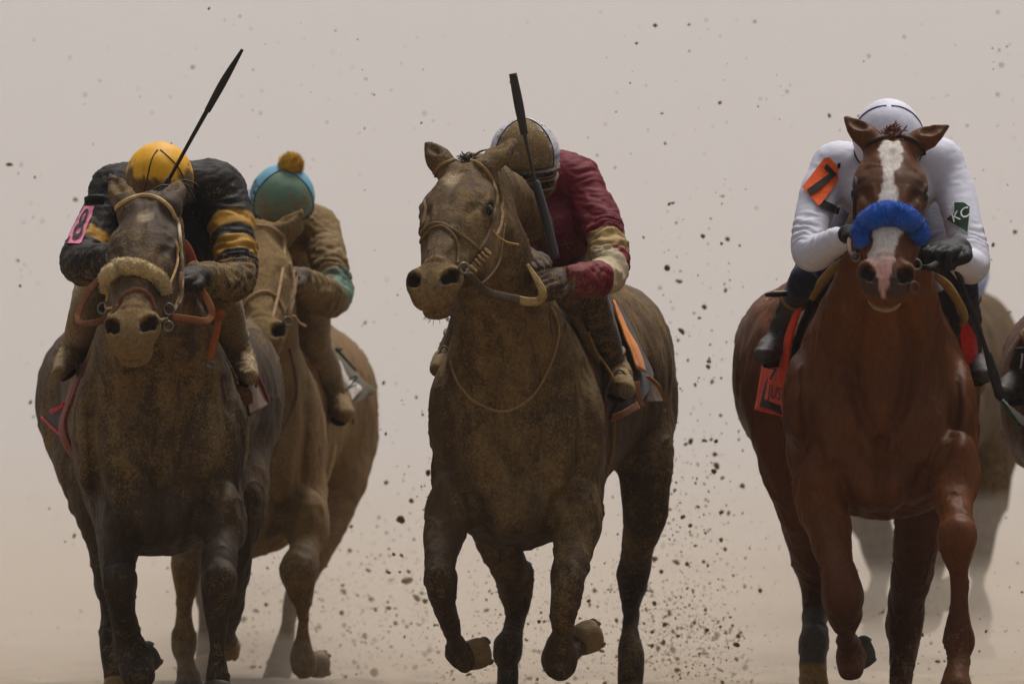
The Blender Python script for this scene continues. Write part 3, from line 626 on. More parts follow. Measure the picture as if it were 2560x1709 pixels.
# dark bay on the left
def mud8(V, N, h):
    x, y, z = h.T; hd = sstep(-.02, .05, x) * (np.abs(y) < .17) * (V[:, 1] < .05) * sstep(-.22, -.10, z)
    front = np.clip(-N[:, 1], 0, 1); n = fbm(V * np.array([4, 4, 2]) + 21, 3)
    m = .40 + .26 * front + .9 * (n - .5) + .75 * (fbm(V * np.array([15, 15, 1.8]) + 13, 3) - .5) - .34 * sstep(.80, .5, V[:, 2])
    return m * (1 - .45 * hd) + hd * (.06 + .52 * sstep(.40, .50, x))
H8 = dict(label='dark bay racehorse with a white star and tan sheepskin noseband, leftmost', base=(398, 0, 1.0), seed=29, chest=(397, 208, 880, 1388, .15), h=.0064,
    torso=[(.10, 395, 1050, 1120, 1200, 20), (.16, 395, 940, 1110, 1300, 120), (.26, 396, 860, 1110, 1360, 180), (.42, 398, 790, 1110, 1390, 205), (.62, 400, 730, 1090, 1375, 206), (.95, 402, 705, 1000, 1290, 215), (1.35, 402, 712, 960, 1230, 245), (1.7, 402, 725, 950, 1180, 262), (1.95, 402, 765, 950, 1130, 236), (2.22, 402, 870, 960, 1060, 60)],
    muscle=[(310, 1140, .16, 78, 120, .10, .08), (488, 1140, .16, 78, 120, .10, .08), (222, 1110, .28, 36, 120, .14, .06), (568, 1130, .28, 38, 120, .14, .06), (398, 1295, .17, 120, 70, .12, .08),
            (195, 1020, 1.75, 92, 170, .28, .10), (610, 1010, 1.75, 92, 175, .28, .10)],
    neck=[[(402, 740, .8, 85), (398, 660, .45, 76), (392, 590, .12, 64), (382, 535, -.14, 56)],
          [(396, 1040, .32, 194), (390, 910, .22, 164), (380, 800, .08, 124), (368, 640, -.10, 90)]],
    legs=[[(290, 1200, .42, 64), (292, 1330, .26, 54), (295, 1420, .10, 46), (300, 1485, .0, 38), (306, 1530, .02, 34), (318, 1585, .08, 40), (332, 1640, .10, 47), (345, 1685, .05, 44)],
          [(548, 1200, .42, 60), (560, 1290, .22, 50), (556, 1360, .05, 44), (550, 1420, -.05, 45), (548, 1470, -.08, 45), (546, 1530, -.08, 32), (546, 1600, -.08, 22), (545, 1650, -.08, 25), (544, 1700, -.08, 33)],
          [(560, 1080, 1.65, 115), (588, 1250, 1.4, 84), (588, 1400, 1.4, 46), (580, 1480, 1.5, 38), (576, 1550, 1.62, 28), (570, 1590, 1.72, 24), (566, 1600, 1.82, 28)],
          [(225, 1060, 1.65, 115), (248, 1200, 1.4, 96), (275, 1350, 1.35, 60), (284, 1450, 1.45, 44), (286, 1540, 1.5, 30), (284, 1600, 1.45, 32), (294, 1690, 1.4, 34)]],
    leg_muscle=[(292, 1310, .14, 46, 90, .10, .05), (562, 1290, .12, 46, 80, .09, .05), (549, 1445, -.11, 44, 44, .05, .02), (296, 1450, -.02, 42, 44, .05, .02)],
    groove=[],
    poll=(372, 512, -.18), nose=(318, 824, -.66), face=(-.18, -1, .46), wide=1.0, mouth=.003,
    ears=[((276, 440, -.06), .031), ((447, 452, -.06), .031)],
    hooves=[((352, 1655, .14), (.7, .5, .5), 36, 46, (60, 50, 38)), ((544, 1715, -.1), (0, -.4, -1), 40, 50), ((562, 1602, 1.86), (.0, .6, -.8), 36, 46, (120, 96, 60)), ((298, 1700, 1.4), (-.1, -.3, -1), 38, 50, (150, 112, 60))],
    withers=(402, 710, .7), tail=(402, 830, 2.15), hair=(40, 32, 24), forelock=14, locklen=.02, paint=painter((86, 66, 46), (54, 42, 32), mud8, (.10, .004, .026, .022)), hoofmud=.35)
horse8, HD8, BV8, MS8 = build_horse(H8)
# dusty horse behind the left one
def mud4(V, N, h):
    front = np.clip(-N[:, 1], 0, 1); n = fbm(V * np.array([4, 4, 2]) + 41, 3)
    x, y, z = h.T; hd = sstep(-.02, .05, x) * (np.abs(y) < .17) * (V[:, 1] < 2.75) * sstep(-.22, -.10, z)
    return .50 + .22 * front + .8 * (n - .5) + .6 * (fbm(V * np.array([15, 15, 1.8]) + 23, 3) - .5) - .22 * sstep(.85, .5, V[:, 2]) + .12 * hd
H4 = dict(label='dust-covered brown racehorse half hidden behind the leftmost horse', base=(640, 0, 3.8), seed=51, chest=(614, 188, 900, 1385, 2.85), h=.0095,
    torso=[(2.8, 612, 1060, 1130, 1210, 20), (2.86, 612, 970, 1120, 1300, 110), (2.96, 614, 890, 1120, 1360, 170), (3.12, 618, 830, 1110, 1388, 186), (3.32, 625, 790, 1090, 1372, 188), (3.65, 645, 765, 1000, 1290, 200), (4.05, 670, 770, 960, 1230, 225), (4.4, 692, 780, 960, 1200, 232), (4.65, 702, 820, 970, 1160, 212), (4.9, 705, 910, 1000, 1080, 60)],
    muscle=[(535, 1150, 2.86, 70, 120, .10, .08), (695, 1150, 2.86, 70, 120, .10, .08), (765, 1120, 2.98, 36, 120, .14, .06), (612, 1300, 2.87, 110, 65, .12, .08), (845, 1050, 4.4, 84, 160, .28, .10)],
    neck=[[(640, 790, 3.5, 80), (642, 700, 3.15, 70), (645, 640, 2.85, 60), (645, 600, 2.62, 54)], [(615, 1050, 3.02, 180), (622, 930, 2.92, 145), (635, 820, 2.80, 112), (648, 690, 2.62, 84)]],
    legs=[[(480, 1200, 3.1, 56), (468, 1300, 2.9, 48), (466, 1380, 2.75, 38), (466, 1420, 2.7, 39), (464, 1460, 2.7, 33), (461, 1510, 2.72, 22), (459, 1560, 2.72, 24), (458, 1604, 2.72, 34), (462, 1650, 2.7, 26), (470, 1700, 2.66, 34)],
          [(760, 1200, 3.1, 56), (768, 1300, 2.9, 46), (758, 1380, 2.75, 42), (750, 1424, 2.68, 47), (752, 1470, 2.68, 40), (756, 1530, 2.72, 24), (757, 1590, 2.74, 24), (758, 1640, 2.75, 34), (764, 1662, 2.76, 32)],
          [(850, 1080, 4.4, 95), (850, 1200, 4.2, 70), (815, 1330, 4.15, 46), (770, 1420, 4.2, 36), (730, 1500, 4.25, 30), (716, 1580, 4.2, 26), (700, 1660, 4.15, 32), (690, 1700, 4.1, 34)],
          [(600, 1100, 4.4, 95), (560, 1240, 4.2, 60), (530, 1380, 4.2, 40), (515, 1480, 4.25, 30), (518, 1560, 4.2, 26), (520, 1640, 4.15, 30)]],
    leg_muscle=[(770, 1300, 2.84, 44, 75, .09, .05), (750, 1430, 2.66, 44, 42, .05, .02)], lk=.03,
    poll=(642, 585, 2.6), nose=(654, 834, 2.12), face=(.0, -1, .5), wide=1.02,
    ears=[((574, 528, 2.6), .032), ((756, 527, 2.6), .032)],
    hooves=[((780, 1662, 2.8), (.85, .4, .1), 33, 42, (110, 90, 60)), ((472, 1706, 2.64), (0, -.4, -1), 36, 46), ((690, 1706, 4.08), (0, -.3, -1), 36, 46, (140, 108, 62)), ((520, 1650, 4.12), (0, -.3, -1), 36, 46, (140, 108, 62))],
    withers=(640, 770, 3.4), tail=(705, 880, 4.85), hair=(60, 46, 32), forelock=14, locklen=.02, paint=painter((134, 102, 64), (100, 76, 48), mud4), hairmud=.7)
horse4, HD4, BV4, MS4 = build_horse(H4)
# two more of the field: one cut by the right edge of the picture, one far back in the dust
def shifted(c, du, dY, dv=0, **kw):
    """the same kind of animal standing du photo pixels to the right (at the front plane) and dY metres farther away"""
    def s(p, n=3): 
        k = DIST / (DIST + p[2]); kk = (DIST) / (DIST + p[2] + dY)
        X = (p[0] - 1280) / k + du; Zp = (p[1] - 854.5) / k + dv
        return (1280 + X * kk, 854.5 + Zp * kk, p[2] + dY) + tuple(p[3:])
    q = dict(c)
    def ux(u, Y): return s((u, 0, Y))[0]
    def vx(v, Y): return s((0, v, Y))[1]
    q['torso'] = [(Y + dY, ux(uc, Y), vx(vt, Y), vx(vw, Y), vx(vb, Y), hw) for Y, uc, vt, vw, vb, hw in c['torso']]
    for k_ in ('muscle', 'leg_muscle'): q[k_] = [s(a) for a in c.get(k_, ())]
    for k_ in ('neck', 'legs'): q[k_] = [[s(a) for a in ch] for ch in c[k_]]
    q['groove'] = []; q.pop('chest', None)
    for k_ in ('poll', 'nose', 'withers', 'tail'): q[k_] = s(c[k_])
    q['ears'] = [(s(e[0]), e[1]) for e in c['ears']]; q['hooves'] = [(s(h_[0]),) + tuple(h_[1:]) for h_ in c['hooves']]
    b = c['base']; q['base'] = s((b[0], 0, b[2])); q.update(kw); return q
def mudE(V, N, h): return .30 + .25 * np.clip(-N[:, 1], 0, 1) + .4 * (fbm(V * 4, 3) - .5)
HE = shifted(H7, 700, .35, 50, label='bay racehorse mostly cut off by the right edge of the picture', seed=71, h=.010, paint=painter((104, 58, 34), (74, 42, 26), mudE), hair=(40, 28, 20))
horseE, HDE, BVE, MSE = build_horse(HE)
HF = shifted(H3, 1096, 6.8, label='faint out-of-focus racehorse far back in the dust behind the chestnut', seed=83, h=.014, paint=painter((92, 72, 46), (66, 50, 32), mudE), hairmud=.6)
horseF, HDF, BVF, MSF = build_horse(HF)
# ------------------------------------------------------------------ riders
def text_faces(txt, sub=2):
    cu = bpy.data.curves.new('lettering', 'FONT'); cu.body = txt; cu.resolution_u = 4
    ob = bpy.data.objects.new('lettering', cu); COL.objects.link(ob)
    me = bpy.data.meshes.new_from_object(ob.evaluated_get(bpy.context.evaluated_depsgraph_get()))
    import bmesh
    bm = bmesh.new(); bm.from_mesh(me); bmesh.ops.triangulate(bm, faces=bm.faces)
    for k in range(sub): bmesh.ops.subdivide_edges(bm, edges=bm.edges, cuts=1)
    bmesh.ops.triangulate(bm, faces=bm.faces)
    V = np.array([v.co[:2] for v in bm.verts]); F = [tuple(v.index for v in f.verts) for f in bm.faces]; bm.free()
    bpy.data.objects.remove(ob); bpy.data.curves.remove(cu); bpy.data.meshes.remove(me)
    lo, hi = V.min(0), V.max(0); return (V - lo) / (hi - lo), F
def quad_px(q, st):
    """bilinear: q = four photo corners (bottom-left, bottom-right, top-right, top-left), st in 0..1"""
    q = np.array(q, float); s, t = st[:, :1], st[:, 1:]
    return q[0] * (1 - s) * (1 - t) + q[1] * s * (1 - t) + q[2] * s * t + q[3] * (1 - s) * t
def on_surface(bvh, uv, off, Y):
    out = []; last = Y
    for u, v in uv:
        p = P(u, v, 0); d = Vector(unit(p - CAMP)); hit, n, i, t = bvh.ray_cast(Vector(CAMP), d)
        if hit is None: out.append(P(u, v, last))
        else:
            last = hit.y - off; out.append(np.array(hit) + (np.array(n) * .5 + np.array([0, -.5, 0])) * off)
    return np.array(out)
def patch(name, parent, bvh, q, mat, col, off=.004, th=.003, Y=0, n=14, mud=0):
    g = np.linspace(0, 1, n); s, t = np.meshgrid(g, g); uv = quad_px(q, np.stack([s.ravel(), t.ravel()], 1))
    A = on_surface(bvh, uv, off + th, Y).reshape(n, n, 3)
    for k in range(2): A[1:-1, 1:-1] = (A[1:-1, 1:-1] * 2 + A[:-2, 1:-1] + A[2:, 1:-1] + A[1:-1, :-2] + A[1:-1, 2:]) / 6
    v, f, uvn = sheet(A, n, n, th); return mk(name, v, f, mat, parent, lin(col), mud), A
def lettering(parent, A, txt, box, mat, col, name='lettering', off=.0035, mud=0, flip=False):
    """letters laid on a patch grid A, box = (s0, t0, s1, t1) on the patch"""
    V, F = text_faces(txt); n = A.shape[0]
    if flip: V = np.stack([1 - V[:, 1], V[:, 0]], 1)
    s = (box[0] + V[:, 0] * (box[2] - box[0])) * (A.shape[1] - 1); t = (box[1] + V[:, 1] * (box[3] - box[1])) * (n - 1)
    i = np.clip(s.astype(int), 0, A.shape[1] - 2); j = np.clip(t.astype(int), 0, n - 2); a, b = (s - i)[:, None], (t - j)[:, None]
    Pt = A[j, i] * (1 - a) * (1 - b) + A[j, i + 1] * a * (1 - b) + A[j + 1, i + 1] * a * b + A[j + 1, i] * (1 - a) * b
    dU = A[j, i + 1] - A[j, i]; dV = A[j + 1, i] - A[j, i]; N = np.cross(dU, dV); N /= np.linalg.norm(N, axis=1)[:, None] + 1e-9
    N[(N[:, 1] > 0)] *= -1
    v1 = Pt + N * off; v0 = Pt + N * (off - .0015); m = len(v1)
    return mk(name, np.vstack([v1, v0]), [tuple(f) for f in F] + [tuple(i + m for i in f[::-1]) for f in F], mat, parent, lin(col), mud, smooth=False)
def hand_field(f, c, d, up, s=1.0, k=.008):
    d = unit(d); up = unit(np.array(up) - (np.array(up) @ d) * d); sd = np.cross(d, up); c = np.array(c)
    f.ell(c, np.array([.046, .043, .021]) * s, np.stack([d, sd, up]), k)
    f.cone(c - d * .03 * s, c - d * .055 * s, .027 * s, .029 * s, .02)
    for i, (ln, o) in enumerate(((.9, .0), (1.0, .006), (.97, .004), (.8, -.006))):
        r = c + d * (.036 + o) * s + sd * (i - 1.5) * .0215 * s
        a = r + (d * .026 - up * .008) * ln * s; b = a + (d * .004 - up * .026) * ln * s; e = b + (-d * .026 - up * .004) * ln * s
        f.chain([np.append(r - d * .012 * s, .0105 * s), np.append(a, .0108 * s), np.append(b, .0098 * s), np.append(e, .0085 * s)], .004, 3)
    r = c - d * .012 * s - sd * .040 * s
    f.chain([np.append(r, .013 * s), np.append(r + (d * .026 - sd * .012 - up * .012) * s, .0125 * s), np.append(r + (d * .050 + sd * .010 - up * .026) * s, .0098 * s)], .006, 3)
def wrinkled(V, Q, amp, sc, seed, dirs=(1, 1, 1)):
    N = vnormals(V, Q); p = V * np.array(dirs) * sc + seed
    w = fbm(p + 1.5 * np.stack([fbm(p * .7 + 3, 2)] * 3, 1), 3); r = 1 - np.abs(2 * w - 1) * 2.0          # ridged folds
    return V + N * (np.clip(r, -.3, 1) * amp)[:, None]
def helmet(t, c):
    """skull cap with a cloth cover: dome with a rolled rim, cover seams, a peak, chin strap"""
    C = P(*c['at']); rx, ry, rz = R(c['rx'], c['at'][2]), R(c['rx'], c['at'][2]) * 1.16, R(c['rz'], c['at'][2])
    pit = c['pitch']; B = np.array(Matrix.Rotation(pit, 3, 'X')); B = np.array(Matrix.Rotation(c.get('roll', 0), 3, 'Y')) @ B    # local z = crown
    th = np.linspace(0, math.radians(c.get('rim', 108)), 30); ph = np.linspace(0, 2 * math.pi, 56, endpoint=False)
    def pt(a, p, k=1.0): return C + B @ np.array([rx * k * math.sin(a) * math.cos(p), ry * k * math.sin(a) * math.sin(p), rz * k * math.cos(a)])
    V, F = [], []
    for s_, kk in ((0, 1.0), (1, .94)):
        for a in th:
            for p in ph: V.append(pt(a, p, kk))
    n, m = len(th), len(ph)
    for s_ in (0, 1):
        o = s_ * n * m
        for i in range(n - 1):
            for k in range(m):
                q = (o + i * m + k, o + (i + 1) * m + k, o + (i + 1) * m + (k + 1) % m, o + i * m + (k + 1) % m); F.append(q if s_ == 0 else q[::-1])
    for k in range(m): F.append(((n - 1) * m + k, n * m + (n - 1) * m + k, n * m + (n - 1) * m + (k + 1) % m, (n - 1) * m + (k + 1) % m))
    V = np.array(V); L = (V - C) @ B / np.array([rx, ry, rz])           # local unit coords for the pattern
    col, mud = c['paint'](L, V)
    V[:n * m] += unit(np.array([0, 0, 1])) * 0 + ((fbm(V[:n * m] * 30, 2) - .5) * .004)[:, None] * (V[:n * m] - C) / rx
    h = mk('helmet', V, F, M['helmet'], t, col, mud)
    for p in c.get('seams', (-50, -130, 50, 130)):      # azimuth of the cover's seams; -90 is the front
        pr = math.radians(p); v, f = tube([pt(a, pr + c.get('seambow', .0) * math.sin(a * 1.6), 1.006) for a in th[1::3]], .0022, 5, 3); mk('seam', v, f, M['helmet'], h, lin(c['seamcol']), .1)
    rim = [pt(th[-1], p, 1.0) for p in ph[::2]]; v, f = tube(rim, .0055, 6, 2, closed=True); mk('rim', v, f, M['leather'], h, lin(c.get('rimcol', (40, 34, 28))), mud=c.get('rimmud', .3))
    if c.get('peak'):
        pts = []; 
        for j, out in enumerate((0.0, .5, 1.0)):
            row = []
            for p in np.linspace(math.radians(-155), math.radians(-25), 17):
                e = pt(th[-1] - .05, p, 1.0); rad = unit(B @ np.array([math.cos(p), math.sin(p), -.25])); row.append(e + rad * out * c['peak'] * max(0, math.sin(-p)) ** .6)
            pts.append(row)
        v, f, u = sheet(pts, 30, 8, .004); mk('peak', v, f, M['leather'], h, lin((36, 30, 26)), .5)
    return h, pt, C, B, (V, F)
def build_rider(c):
    Yb = c['at'][2]; base = P(c['at'][0], 854, Yb); base[2] = P(*c['at'])[2]
    t = thing('person', c['label'], 'person', base, 'jockeys riding in the race')
    hc = c['helmet']; C = P(*hc['at']); pit = hc['pitch']; B = np.array(Matrix.Rotation(pit, 3, 'X'))
    # body: one continuous figure under the clothes (head, neck, trunk, limbs, hands)
    f = Field(.0085); rr = R(hc['rx'], hc['at'][2]) * .86
    loc = lambda x, y, z: C + B @ (np.array([x, y, z]) * rr)
    f.ell(loc(0, .05, -.05), np.array([.86, 1.02, .95]) * rr, B.T, .02)                     # skull
    f.ell(loc(0, -.42, -.85), np.array([.62, .55, .62]) * rr, B.T, .04)                      # face
    f.cone(loc(0, -.98, -.55), loc(0, -1.14, -.95), .10 * rr, .17 * rr, .02)                 # nose
    f.ell(loc(0, -.78, -1.42), np.array([.36, .26, .22]) * rr, B.T, .03)                     # chin
    f.ell(loc(0, -.92, -1.20), np.array([.27, .12, .07]) * rr, B.T, .012)                    # lips
    for s in (-1, 1):
        f.ell(loc(s * .34, -.95, -.60), np.array([.17, .10, .10]) * rr, B.T, .015, True)     # eye sockets
        f.ell(loc(s * .90, .1, -.62), np.array([.10, .24, .32]) * rr, B.T, .02)              # ears
        f.ell(loc(s * .46, -.72, -.86), np.array([.26, .20, .2]) * rr, B.T, .04)             # cheeks
    tor = [PR(*p) for p in c['torso']]
    nk = tor[0][:3]; f.cone(loc(0, .15, -.8), nk, .055, .06, .04)
    thin = lambda ch: [np.append(PR(*p)[:3], max(PR(*p)[3] * .62, .012)) for p in ch]
    for ch in [c['torso']] + c['arms'] + c['legs']: f.chain(thin(ch), .03)
    for hnd in c['hands']: hand_field(f, P(*hnd[0]), hnd[1], hnd[2], .86 * hnd[3])
    V, Q = f.mesh(); lV = (V - C) @ B / rr
    col = np.tile(lin((176, 128, 104)), (len(V), 1)); lips = np.exp(-((lV[:, 0] / .3) ** 2 + ((lV[:, 1] + .95) / .25) ** 2 + ((lV[:, 2] + 1.2) / .09) ** 2))[:, None]; col = col * (1 - .5 * lips) + lin((150, 84, 74)) * .5 * lips
    mk('body', V, Q, M['skin'], t, col, c.get('facemud', .55))
    # jacket
    f = Field(.0058)
    f.chain(tor, .03)
    for e in c.get('jacket_ell', ()): f.ell(P(*e[:3]), (R(e[3], e[2]), e[5], R(e[4], e[2])), None, .05)
    for ch in c['arms']: f.chain([PR(*p) for p in ch], .035)
    V, Q = f.mesh(); V0 = V.copy(); V = wrinkled(V, Q, c.get('fold', .006), 13, c['seed'], (1.0, 1.0, 1.7)); V = wrinkled(V, Q, c.get('fold', .006) * .35, 34, c['seed'] + 5, (.7, 1, 1.6))
    for a, b, rad, nf, am in c.get('creases', ()):         # bunched cloth at an elbow or cuff: rings round the sleeve axis
        pa, pb = P(*a), P(*b); ax = unit(pb - pa); d = V0 - pa; tt = d @ ax; w = sstep(-.02, .02, tt) * sstep(np.linalg.norm(pb - pa) + .02, np.linalg.norm(pb - pa) - .02, tt) * (np.linalg.norm(d - tt[:, None] * ax, axis=1) < rad)
        ph = tt * nf * .6 + 3.0 * fbm(V0 * 14, 3) + .5 * np.sin(V0[:, 0] * 40); w = w * sstep(.25, .6, fbm(V0 * 11 + 7, 2)); V = V + vnormals(V, Q) * (w * am * np.sin(ph * 6.283))[:, None]
    col, mud = c['silks'](V0); mk('jacket', V, Q, M['silk'], t, col, mud); bj = bvh_of((V, Q))
    # breeches
    f = Field(.0070)
    for ch in c['legs']: f.chain([PR(*p) for p in ch], .03)
    f.chain([PR(*p) for p in c['seat']], .05)
    V, Q = f.mesh(); V = wrinkled(V, Q, .004, 16, c['seed'] + 9)
    col, mud = c['breech'](V); mk('breeches', V, Q, M['cloth'], t, col, mud)
    for b in c['boots']:
        f = Field(.0055); f.chain([PR(*p) for p in b['shaft']], .015); f.chain([PR(*p) for p in b['foot']], .02)
        V, Q = f.mesh(); V = wrinkled(V, Q, .005, 22, c['seed'] + 3, (1, 1, 2.2)); bt = mk('boot', V, Q, M['leather'], t, lin(b['col']), b['mud'])
        s = [PR(*p) for p in b['foot']]; v, g = tube([p[:3] + np.array([0, .0, -p[3] * .95]) for p in s], [p[3] * .8 for p in s], 8, 4, .25); mk('sole', v, g, M['leather'], bt, lin((34, 30, 28)), .3)
        if b.get('cuff'):
            p = [PR(*q) for q in b['shaft'][:2]]; ax = unit(p[1][:3] - p[0][:3]); e1 = unit(np.cross(ax, [0, 1, 0])); e2 = np.cross(ax, e1); cc = p[0][:3] + ax * .012
            v, g = tube([cc + (e1 * math.cos(a) + e2 * math.sin(a)) * p[0][3] * 1.06 for a in np.linspace(0, 2 * math.pi, 16, endpoint=False)], .007, 6, 2, closed=True); mk('boot_cuff', v, g, M['leather'], bt, lin(b['cuff']), .2)
    for hnd in c['hands']:
        f = Field(.0036); hand_field(f, P(*hnd[0]), hnd[1], hnd[2], hnd[3]); V, Q = f.mesh(); V = wrinkled(V, Q, .0015, 40, 3)
        mk('glove', V, Q, M['leather'], t, lin(c['glovecol']), c.get('glovemud', .3))
    h, pt, C2, B2, hm = helmet(t, hc)
    bh = bvh_of(hm)
    return t, dict(jacket=bj, helmet=bh, loc=loc, hpt=pt, rr=rr, B=B, C=C, h=h)
def goggles(t, G, col, tint, n=1):
    """wrap-round goggles with an elastic strap; riders stack several pairs"""
    loc, rr = G['loc'], G['rr']
    for k in range(n):
        z = -.52 - .30 * k; rows = []
        for zz in (.20, .07, -.07, -.20):
            rows.append([loc(1.0 * math.sin(a), -.10 - 1.02 * math.cos(a) - .05 * (1 - abs(zz) * 3), z + zz * (1 - .35 * (abs(math.sin(a)) < .18))) for a in np.linspace(-1.15, 1.15, 15)])
        v, f, u = sheet(rows, 30, 8, .004); g = mk('goggles', v, f, M['eye'], t, lin(tint), .35)
        for sg in (1, -1):
            v, f = tube([loc(1.02 * math.sin(a), -.10 - 1.05 * math.cos(a), z + sg * .21) for a in np.linspace(-1.15, 1.15, 11)], .004, 6, 3); mk('frame', v, f, M['leather'], g, lin(col), .55)
        for s in (-1, 1):
            v, f = tube([loc(s * .95, -.5, z), loc(s * 1.06, .0, z + .12), loc(s * .9, .5, z + .25)], .008, 6, 4, .35); mk('strap', v, f, M['leather'], g, lin(col), .4)
def crop_whip(label, pts, rs, cols, parts=('flap', 'shaft', 'grip')):
    """a riding crop: padded flap, thin shaft, wrapped grip; pts run from tip to butt, one list per part"""
    t = thing('riding_crop', label, 'riding crop', pts[-1][-1], 'riding crops')
    for nm, p, r, cl in zip(parts, pts, rs, cols):
        v, f = tube(p, r, 10, 8, .55 if nm == 'flap' else 1.0); mk(nm, v, f, M['crop'], t, lin(cl), .12)
    return t
def fuzz(V, F, n, ln, r=.0016, seed=0):
    """tufts standing out of a fleece surface"""
    Q = [f for f in F if len(f) == 4]; g = np.random.default_rng(seed); Qa = np.array(Q); N = vnormals(V, Qa); out, fc, o = [], [], 0
    for i in g.integers(0, len(Q), n):
        w = g.dirichlet(np.ones(4)); p = (V[Qa[i]] * w[:, None]).sum(0); d = unit(N[Qa[i]].mean(0) + g.normal(0, .45, 3)); a = unit(np.cross(d, [.3, .5, .8])); b = np.cross(d, a); l = ln * g.uniform(.5, 1.2)
        out += [p + a * r, p - a * r * .5 + b * r * .87, p - a * r * .5 - b * r * .87, p + d * l]; fc += [(o, o + 1, o + 3), (o + 1, o + 2, o + 3), (o + 2, o, o + 3)]; o += 4
    return np.array(out), fc
def strap(bvh, px, w, off=.004, flat=.35, Y=None, sub=5):
    """a strap lying on a surface along photo points; w in photo px"""
    q = catmull(np.array(px, float), 4); pts = np.array([surf(bvh, u, v, off, Y) for u, v in q])
    for k in range(2): pts[1:-1] = (pts[:-2] + 2 * pts[1:-1] + pts[2:]) / 4
    pts = np.array([max((near(bvh, p, off * .6), p), key=lambda z: -z[1]) for p in pts])
    return tube(pts, R(w) * 1.1, 8, 2, flat * .7)
def decal(name, parent, bvh, poly, mat, col, off=.004, Y=0, sub=3, mud=0, th=.0015):
    """a flat printed shape (photo outline) laid on a sleeve or cloth"""
    import bmesh
    bm = bmesh.new(); vs_ = [bm.verts.new((u, v, 0)) for u, v in poly]; bm.faces.new(vs_); bmesh.ops.triangulate(bm, faces=bm.faces)
    for k in range(sub): bmesh.ops.subdivide_edges(bm, edges=bm.edges, cuts=1)
    bmesh.ops.triangulate(bm, faces=bm.faces); bm.verts.index_update()
    uv = [(v.co.x, v.co.y) for v in bm.verts]; F = [tuple(v.index for v in f.verts) for f in bm.faces]; bm.free()
    A = on_surface(bvh, uv, off, Y); n = len(A); Bk = A + np.array([0, th, 0])
    return mk(name, np.vstack([A, Bk]), F + [tuple(i + n for i in f[::-1]) for f in F], mat, parent, lin(col), mud, smooth=False)
def band(V, a, b, lo, hi, rad):
    """mask of a stripe round the limb a->b between lo..hi of its length"""
    a, b = P(*a), P(*b); ax = b - a; L = ax @ ax; t = ((V - a) @ ax) / L; d = np.linalg.norm(V - a - np.clip(t, -.3, 1.3)[:, None] * ax, axis=1)
    return (sstep(lo - .03, lo + .01, t) * sstep(hi + .03, hi - .01, t) * (d < rad))[:, None]
def mixc(col, c2, m): return col * (1 - m) + lin(c2) * m
def frontal(V, lo, hi): return sstep(lo, hi, V[:, 2])
# ---- white silks, chestnut's rider
def silks7(V): return np.tile(lin((218, 216, 228)), (len(V), 1)), np.zeros(len(V))
def cap7(L, V):
    col = np.tile(lin((222, 220, 234)), (len(L), 1)); return col, np.zeros(len(L))
J7 = dict(label='jockey in clean white silks with orange number seven armband on the chestnut horse', at=(2215, 600, .45), seed=5,
    helmet=dict(at=(2221, 347, .12), rx=88, rz=100, pitch=.62, paint=cap7, seams=(4, 176), seamcol=(20, 20, 26), rimcol=(30, 28, 30), rim=112, rimmud=0),
    torso=[(2218, 420, .22, 78), (2216, 450, .45, 105), (2214, 490, .85, 100)], jacket_ell=[(2215, 480, .22, 120, 80, .14), (2330, 400, .24, 70, 60, .10), (2105, 410, .24, 70, 55, .10)],
    arms=[[(2085, 420, .22, 50), (2052, 480, .16, 50), (2030, 560, .06, 44), (2024, 622, -.02, 45), (2040, 632, -.06, 43), (2090, 605, -.16, 34), (2130, 592, -.22, 27)],
          [(2355, 415, .22, 52), (2388, 480, .17, 49), (2408, 560, .08, 45), (2426, 640, .0, 46), (2426, 665, -.04, 44), (2404, 655, -.14, 36), (2385, 640, -.2, 29)]],
    creases=[((2030, 560, .06), (2024, 640, -.02), .08, 55, .0030), ((2400, 590, .06), (2426, 660, .0), .08, 60, .0034), ((2040, 632, -.06), (2130, 592, -.22), .07, 45, .0022)],
    hands=[((2146, 590, -.28), (.5, -.8, -.1), (.2, -.2, .9), 1.0), ((2368, 626, -.26), (-.45, -.85, .0), (-.1, -.3, .9), 1.35)], fold=.0022,
    legs=[[(2140, 540, .8, 70), (2060, 640, .42, 52), (2012, 700, .22, 37), (1990, 740, .34, 31)], [(2290, 540, .8, 70), (2370, 640, .42, 50), (2408, 690, .24, 34), (2418, 760, .36, 27)]],
    seat=[(2215, 500, .8, 98), (2215, 520, 1.02, 96)],
    boots=[dict(shaft=[(1988, 742, .36, 30), (1968, 775, .40, 27), (1952, 815, .45, 24), (1948, 850, .47, 26)], foot=[(1950, 862, .48, 32), (1928, 870, .40, 30), (1906, 888, .30, 20)], col=(78, 74, 72), mud=.0, cuff=(150, 112, 62)),
           dict(shaft=[(2418, 740, .36, 28), (2428, 800, .42, 24), (2432, 860, .46, 23)], foot=[(2432, 905, .48, 28), (2446, 922, .40, 28), (2462, 938, .30, 18)], col=(78, 74, 72), mud=.0, cuff=(60, 52, 70))],
    silks=silks7, breech=lambda V: (np.tile(lin((34, 28, 52)), (len(V), 1)), np.zeros(len(V))), glovecol=(26, 22, 22), glovemud=.05)
rider7, G7 = build_rider(J7)
bj = G7['jacket']
ab = decal('number_armband', rider7, bj, [(2008, 470), (2062, 397), (2074, 395), (2094, 416), (2093, 452), (2050, 514), (2044, 516)], M['cloth'], (240, 92, 26), .010, .1)
for pl in ([(2060, 424), (2068, 412), (2090, 436), (2080, 445)], [(2078, 432), (2091, 437), (2028, 492), (2019, 478)]): decal('number', ab, bj, pl, M['cloth'], (24, 20, 20), .013, .1)
